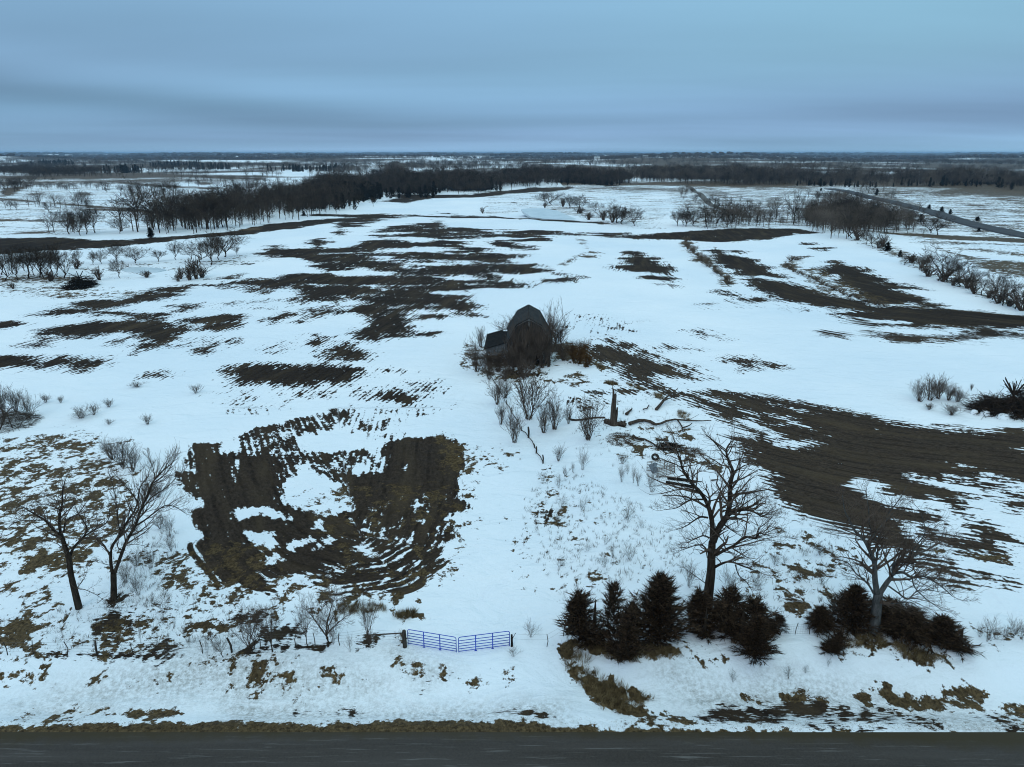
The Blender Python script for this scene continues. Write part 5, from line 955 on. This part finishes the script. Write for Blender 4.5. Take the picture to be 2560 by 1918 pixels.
def clump(seed, h=10, w=14):
    rnd = random.Random(seed); mb = MB(); vs = []
    for lv, (zz, rr) in enumerate(((-.1,.8),(.45,1),(.8,.7))):
        for k in range(6): a = 6.283*k/6; q = rr*w/2*rnd.uniform(.7,1.15); vs.append((math.cos(a)*q, math.sin(a)*q*.6, h*zz*rnd.uniform(.85,1.15)))
    vs.append((rnd.gauss(0,1.5),0,h)); fs = [(l*6+k, l*6+(k+1)%6, l*6+6+(k+1)%6, l*6+6+k) for l in range(2) for k in range(6)]+[(12+k, 12+(k+1)%6, 18) for k in range(6)]
    mb.add(vs, fs); return arrays(mb)
def scatter(name, label, cat, protos, places, mats, mi=None, kind='stuff'):
    Vs, Ts, n = [], [], 0
    for k, (x, y, s, w) in enumerate(places):
        V, T = protos[k % len(protos)]; a = k*1.7; ca, sa = math.cos(a)*w, math.sin(a)*w; z = float(height(x, y))
        Q = np.empty_like(V); Q[:,0] = V[:,0]*ca-V[:,1]*sa+x; Q[:,1] = V[:,0]*sa+V[:,1]*ca+y; Q[:,2] = V[:,2]*s+z
        Vs.append(Q); Ts.append(T+n); n += len(V)
    V = np.concatenate(Vs); T = np.concatenate(Ts); me = bpy.data.meshes.new(name)
    me.vertices.add(len(V)); me.vertices.foreach_set('co', V.ravel()); me.loops.add(len(T)*3); me.polygons.add(len(T)); me.loops.foreach_set('vertex_index', T.ravel()); me.polygons.foreach_set('loop_start', np.arange(0, len(T)*3, 3, dtype=np.int32)); me.update(calc_edges=True)
    me.materials.append(mats); o = bpy.data.objects.new(name, me); C.objects.link(o); return tag(o, label, cat, None, kind)
def in_poly(x, y, P):
    c = False; j = len(P)-1
    for i in range(len(P)):
        if (P[i][1] > y) != (P[j][1] > y) and x < (P[j][0]-P[i][0])*(y-P[i][1])/(P[j][1]-P[i][1])+P[i][0]: c = not c
        j = i
    return c
def fill(z, outline, n, hs, seed, wv=1.0):
    P = [zat(z, *p) for p in outline]; P = [(p.x, p.y) for p in P]; rnd = random.Random(seed); out = []; tries = 0
    x0, x1 = min(p[0] for p in P), max(p[0] for p in P); y0, y1 = min(p[1] for p in P), max(p[1] for p in P)
    while len(out) < n and tries < n*40:
        tries += 1; x, y = rnd.uniform(x0, x1), rnd.uniform(y0, y1)
        if in_poly(x, y, P):
            q = float(_sum(W_mid, x*3.1, y*2.3)); far = y > 200
            if far and hs[1] > 6 and rnd.random() > .6+.45*q: continue
            s = (hs[0]+(hs[1]-hs[0])*rnd.random()**1.7)/10*(1+.16*q if far else 1); j = 9 if far and hs[1] > 6 else 0; out.append((x+rnd.gauss(0,j), y+rnd.gauss(0,j), s, s*rnd.uniform(.75,1.3)*wv))
    return out
WT = [wood_tree(k) for k in range(5)]; WS = [wood_tree(20+k, 10, 11, 190, 1.6) for k in range(3)]
CD = [arrays((lambda p: (p[1]))(cedar_mb(700+k, 10, 5, 60, 7, .75, .13, .035))) for k in range(2)]
ft, dk = M['far_twig'], M['cedar_green']
scatter('wood', 'grey leafless wood in the left valley', 'wood', WT, fill('1', [(840,590),(1250,606),(1640,548),(1990,492),(2230,440),(2230,360),(1900,360),(1620,420),(1300,470),(1000,545)], 620, (6,17), 1), ft)
scatter('wood', 'dark cedars at the end of the left valley wood', 'wood', CD, fill('1', [(1900,480),(2230,430),(2300,400),(2300,350),(2100,350),(1950,400)], 220, (8,13), 2), dk)
scatter('wood', 'broad leafless wood behind the central rise', 'wood', WT, fill('2', [(-150,425),(130,372),(500,362),(850,350),(1000,313),(1200,303),(1830,294),(1860,266),(1500,262),(1000,270),(400,278),(-100,300)], 2600, (7,18), 3), ft)
scatter('wood', 'scattered dark cedars along the edge of the central wood', 'wood', CD, fill('2', [(-60,420),(130,385),(560,362),(960,330),(1010,318),(900,310),(500,330),(100,340),(-80,370)], 260, (8,13), 4)+fill('2', [(1300,298),(1830,292),(1840,280),(1500,272),(1300,280)], 60, (5,9), 41), dk)
scatter('wood', 'long leafless wood on the right behind the highway', 'wood', WT, fill('3', [(-250,268),(0,284),(300,290),(700,294),(900,296),(1250,300),(1700,294),(2212,318),(2700,330),(2700,285),(2212,285),(1800,268),(1150,256),(500,232),(0,225),(-250,225)], 2300, (6,18), 5), M['wood_grey'])
scatter('wood', 'dark cedars at the foot of the right hand wood', 'wood', CD, fill('3', [(1500,290),(2212,318),(2500,325),(2500,300),(1900,280),(1500,280)], 90, (6,11), 6)+fill('3',[(800,300),(1500,300),(1500,285),(800,280)], 40, (5,9), 61), dk)
scatter('wood', 'thicket of small trees in the valley below the highway', 'wood', WT, fill('3', [(130,566),(380,562),(620,556),(850,560),(1080,600),(1160,640),(1340,590),(1300,545),(1000,500),(600,500),(250,520)], 420, (4,12), 7)+fill('3',[(180,400),(380,400),(400,440),(200,430)],30,(4,7),71)+fill('3',[(-30,330),(60,300),(160,420),(20,410)],40,(3,6),72), M['wood_grey'])
scatter('wood', 'scrub along the near side of the highway', 'wood', WT, fill('j', [(780,860),(1000,880),(1050,760),(820,700),(560,700),(300,600),(120,560),(0,600),(300,850),(650,900)], 230, (4,8), 8)+fill('j',[(400,470),(900,620),(700,520)],14,(3,6),81), M['wood_grey'])
scatter('wood', 'scrub wood around the far left farm fields', 'wood', WT, fill('1', [(0,228),(250,240),(620,238),(640,205),(400,190),(0,190)], 800, (8,13), 9)+fill('1',[(-200,360),(60,365),(130,320),(0,290),(-200,290)],80,(5,9),91)+fill('1',[(220,330),(480,330),(480,295),(240,300)],40,(4,7),92)+fill('1',[(1600,290),(2000,300),(2212,290),(2212,260),(1700,262)],50,(5,9),93), ft)
scatter('wood', 'dark evergreen clumps on the far left hills', 'wood', CD, fill('1', [(150,182),(520,165),(600,180),(520,160),(300,150)], 110, (9,15), 10)+fill('1',[(700,215),(890,222),(880,200),(740,195)],50,(9,14),101)+fill('1',[(900,192),(1480,192),(1480,176),(1000,165)],160,(9,15),102)+fill('1',[(1740,205),(2212,215),(2212,195),(1740,190)],80,(8,13),103), dk)
scatter('wood', 'small woods scattered over the middle hills', 'wood', WT, fill('2', [(0,220),(190,215),(180,175),(0,170)], 110, (8,13), 11)+fill('2',[(320,235),(385,235),(385,215),(320,215)],40,(14,22),111)+fill('2',[(400,190),(980,205),(980,165),(450,165)],170,(8,13),112)+fill('2',[(1150,225),(1370,215),(1370,185),(1180,185)],90,(8,13),113), M['wood_grey'])
CL = [clump(k) for k in range(6)]; rnd = random.Random(77); far = []
for q in range(17000):     # hedges and woods out to the horizon, in long belts
    if q % 30 == 0:
        bd = 1400*(24000/1400)**(rnd.random()**.75); ba = rnd.uniform(-.78,.78); bl = rnd.uniform(150, 700)*(1+bd/6000); bt = rnd.gauss(0,.25); bw_ = rnd.uniform(5, 30)*(1+bd/5000)
    t = rnd.random(); cx, cy = math.sin(ba)*bd, math.cos(ba)*bd; tx, ty = math.cos(ba+bt), -math.sin(ba+bt)
    s = rnd.uniform(.75,1.3)*(1+bd/16000); far.append((cx+tx*(t-.5)*bl+rnd.gauss(0,bw_*.4), cy+ty*(t-.5)*bl+rnd.gauss(0,bw_), s, s*(1+bd/5000)))
def hedge(z, line, n, hs, seed):
    rnd = random.Random(seed); P = [zat(z, *p) for p in line]; out = []
    for q in range(n):
        i = rnd.randrange(len(P)-1); a, b = P[i], P[i+1]; t = rnd.random(); x, y = a.x+(b.x-a.x)*t+rnd.gauss(0,5), a.y+(b.y-a.y)*t+rnd.gauss(0,6)
        if math.sin(x*.021+seed)+math.sin(y*.013+x*.05) > -.6: s = rnd.uniform(*hs)/10; out.append((x, y, s, s*rnd.uniform(.9,1.5)))
    return out
WL = [wood_tree(60+k, 10, 12, 80, 2.4) for k in range(4)]
hl = []
for k, (z, ln, n) in enumerate([('1',[(0,315),(120,300),(330,255)],40),('1',[(600,245),(1200,228),(1700,240),(2212,222)],110),('1',[(0,150),(500,146),(1100,152)],60),('1',[(250,300),(700,325),(1200,332)],50),('1',[(1200,262),(1700,285),(2100,292)],50),('1',[(1500,205),(1900,192),(2212,186)],80),('1',[(900,310),(1500,335),(1700,325)],40),('1',[(1250,170),(1800,160),(2212,168)],70),('1',[(0,190),(250,175)],40),('1',[(100,430),(500,440),(900,450)],26),('1',[(0,590),(300,585),(420,600)],22),
 ('3',[(-850,200),(-300,190),(0,205)],80),('3',[(0,195),(600,190),(900,200)],90),('3',[(300,172),(900,178),(1500,200)],90),('3',[(1200,215),(1700,225),(2212,240)],110),('3',[(1700,190),(2212,180)],60),('3',[(0,150),(800,158)],70),('3',[(1150,330),(1260,350),(1340,380),(1450,405)],16),('3',[(1850,505),(2000,540),(2212,580)],16),('2',[(0,222),(300,218),(420,200)],60),('2',[(380,172),(700,180),(1000,205)],70),('2',[(1380,152),(1800,160),(2212,172)],80),('2',[(1200,160),(1195,225)],26),('2',[(0,160),(600,150)],60)]): hl += hedge(z, ln, n, (6,12), k)
scatter('wood', 'hedges along the field boundaries between the woods', 'wood', WL, hl, M['wood_grey'])
scatter('wood', 'hedges and tree lines on the middle hills', 'wood', WL, [f for f in far if math.hypot(f[0], f[1]) < 4200], M['wood_grey'])
scatter('wood', 'hedges and woods in thin dark belts out to the horizon', 'wood', CL, [f for f in far if math.hypot(f[0], f[1]) >= 4200], ft)
# ---------------------------------------------------------------- far farms
def house(z, x, y, wpx, label, roofc=(.55,.6,.63)):
    b = zat(z, x, y); w = wpx/ZM[z][2]/px_scale(b); root = empty('farm_building', b, .2, label, 'building', 'distant farm buildings'); m = MB(); h = w*.32; m.box(0,0,h/2,w,w*.5,h); m.build('wall', simple('far_white_wall', (.5,.5,.5), (.65,.65,.65)), root)
    m = MB(); W, D, Hh = w/2+.3, w*.27+.3, w*.16; m.add([(-W,-D,h+.02),(W,-D,h+.02),(W,D,h+.02),(-W,D,h+.02),(-W,0,h+Hh),(W,0,h+Hh)], [(0,1,5,4),(2,3,4,5),(0,4,3),(1,2,5),(3,2,1,0)]); m.build('roof', simple('far_roof', roofc, roofc), root)
for i, (x, y, w, l) in enumerate([(850,126,60,'large distant white farm building on the right horizon, leftmost'),(960,104,50,'long pale distant shed beyond the large white farm building'),(1275,112,28,'small distant house with a steep roof near the horizon'),(1385,112,60,'long distant white shed near the horizon')]): house('i', x, y, w, l)
house('j', 540, 378, 26, 'tiny white shed in the wood behind the highway'); house('i', 155, 135, 12, 'tiny white farm tower beside the distant straight road')
# ---------------------------------------------------------------- grass and weeds nobody could count
def tufts(name, label, cat, spots, mat, hh, blades, spread=.18, wd=.012, seed=1):
    rnd = random.Random(seed); mb = MB()
    for x, y in spots:
        z = float(height(x, y)); s = rnd.uniform(.6,1.3); lean = Vector((rnd.gauss(.1,.25), rnd.gauss(0,.25), 0))
        for b in range(blades):
            a = rnd.random()*6.28; c = Vector((x+math.cos(a)*spread*rnd.random(), y+math.sin(a)*spread*rnd.random(), z-.02)); t = c+Vector((math.cos(a)*.25,math.sin(a)*.25,0))*hh*rnd.random()*1.6+lean*hh+Vector((0,0,hh*s*rnd.uniform(.5,1)))
            q = a+1.57; w = Vector((math.cos(q),math.sin(q),0))*wd; mb.add([tuple(c-w),tuple(c+w),tuple(t)], [(0,1,2)])
    return tag(mb.build(name, mat), label, cat, None, 'stuff')
def spots_in(sel, dens, seed, ymax=75, cap=5000, shrink=1):
    rnd = random.Random(seed); out = []
    for kind, lev, P in POLY_W:
        if not sel(kind, lev, P): continue
        x0, x1 = min(p[0] for p in P), max(p[0] for p in P); y0, y1 = min(p[1] for p in P), max(p[1] for p in P)
        n = int(min((x1-x0)*(y1-y0)*dens*(1 if lev > .3 else .35 if lev > -.3 else .12), 1800))
        for _ in range(n):
            x, y = rnd.uniform(x0,x1), rnd.uniform(y0,y1)
            if in_poly(x, y, P): out.append((x, y))
    return out[:cap]
near = lambda P: 36.3 < sum(p[1] for p in P)/len(P) < 72 and max(abs(p[0]) for p in P) < 95
sp1 = spots_in(lambda k, l, P: k == 'grass' and near(P), 3.2, 1, cap=9000); tufts('dry_grass', 'short dry grass poking through the snow near the road', 'grass', sp1, M['grass'], .16, 5, .14, .012, 1)
sh = [(random.Random(9).uniform(0,1), 0)]; rs = random.Random(12); shoulder = [(rs.uniform(-45,45), 36.2+abs(rs.gauss(0,.55))) for _ in range(3500)]; tufts('verge_grass', 'matted yellow grass on the road shoulder', 'grass', [p for p in shoulder if p[1] < 37.5], M['grass'], .07, 5, .15, .012, 2)
yard = fill('9', [(350,900),(700,700),(1300,1000),(1700,1500),(1200,1600),(500,1580),(300,1300)], 380, (1,1), 31); tufts('weed_stalks', 'thin dead weed stalks standing in the yard snow', 'weeds', [(a[0],a[1]) for a in yard], M['weed'], .5, 6, .2, .014, 3)
yd2 = fill('a', [(100,300),(450,560),(900,800),(850,1000),(250,1250),(0,1000)], 260, (1,1), 32)+fill('b', [(0,0),(1100,0),(1100,350),(100,600)], 150, (1,1), 33)+fill('n', [(200,300),(1300,300),(2000,1000),(1200,1400),(300,1100)], 200, (1,1), 34)+fill('7', [(850,1000),(1500,900),(1400,1500),(950,1600)], 300, (1,1), 35)+fill('c', [(400,200),(1900,100),(1900,550),(350,560)], 260, (1,1), 36); tufts('weed_stalks', 'fine dead stalks around the big bare trees and fence line', 'weeds', [(a[0],a[1]) for a in yd2], M['weed'], .5, 6, .2, .013, 4)
tan = [p for z, P, n in (('n', [(690,125),(780,125),(850,165),(740,160)], 60), ('n', [(970,150),(1060,175),(1020,195)], 25), ('n', [(1070,200),(1200,235),(1120,225)], 25), ('n',[(1310,260),(1420,300),(1450,370),(1330,330)],60), ('n',[(1620,480),(1800,560),(1780,640),(1640,600)],60), ('d', [(1060,240),(1200,215),(1220,240),(1120,280)], 60), ('d', [(640,180),(1000,170),(1000,220),(700,240)], 90), ('e',[(1990,1000),(2120,1060),(2200,1130),(2060,1140)],60), ('b',[(60,820),(180,830),(360,1080),(560,1150),(790,1260),(600,1390),(400,1330),(120,1030)],260), ('b',[(150,800),(1000,880),(1040,920),(600,980),(300,900)],260), ('g',[(700,240),(1300,420),(1200,480),(900,430)],120),('g',[(150,200),(600,150),(700,260),(160,330)],110)) for p in [(a[0],a[1]) for a in fill(z, P, n, (1,1), n)]]
tufts('tall_grass', 'tall tan grass on the banks and by the dead trunk', 'grass', tan, M['grass'], .55, 16, .25, .013, 5)
# ---------------------------------------------------------------- haze
def build_haze():
    mb = MB(); mb.box(0, 0, 5, 88000, 88000, 90)
    mat = bpy.data.materials.new('haze_air'); mat.use_nodes = True; nt = mat.node_tree; nt.nodes.clear()
    o = nt.nodes.new('ShaderNodeOutputMaterial'); v = nt.nodes.new('ShaderNodeVolumePrincipled')
    v.inputs['Color'].default_value = (.50, .74, 1.0, 1); v.inputs['Density'].default_value = 6e-5; v.inputs['Anisotropy'].default_value = 0.1
    nt.links.new(v.outputs[0], o.inputs['Volume'])
    tag(mb.build('haze', mat), kind='stuff')
build_haze()
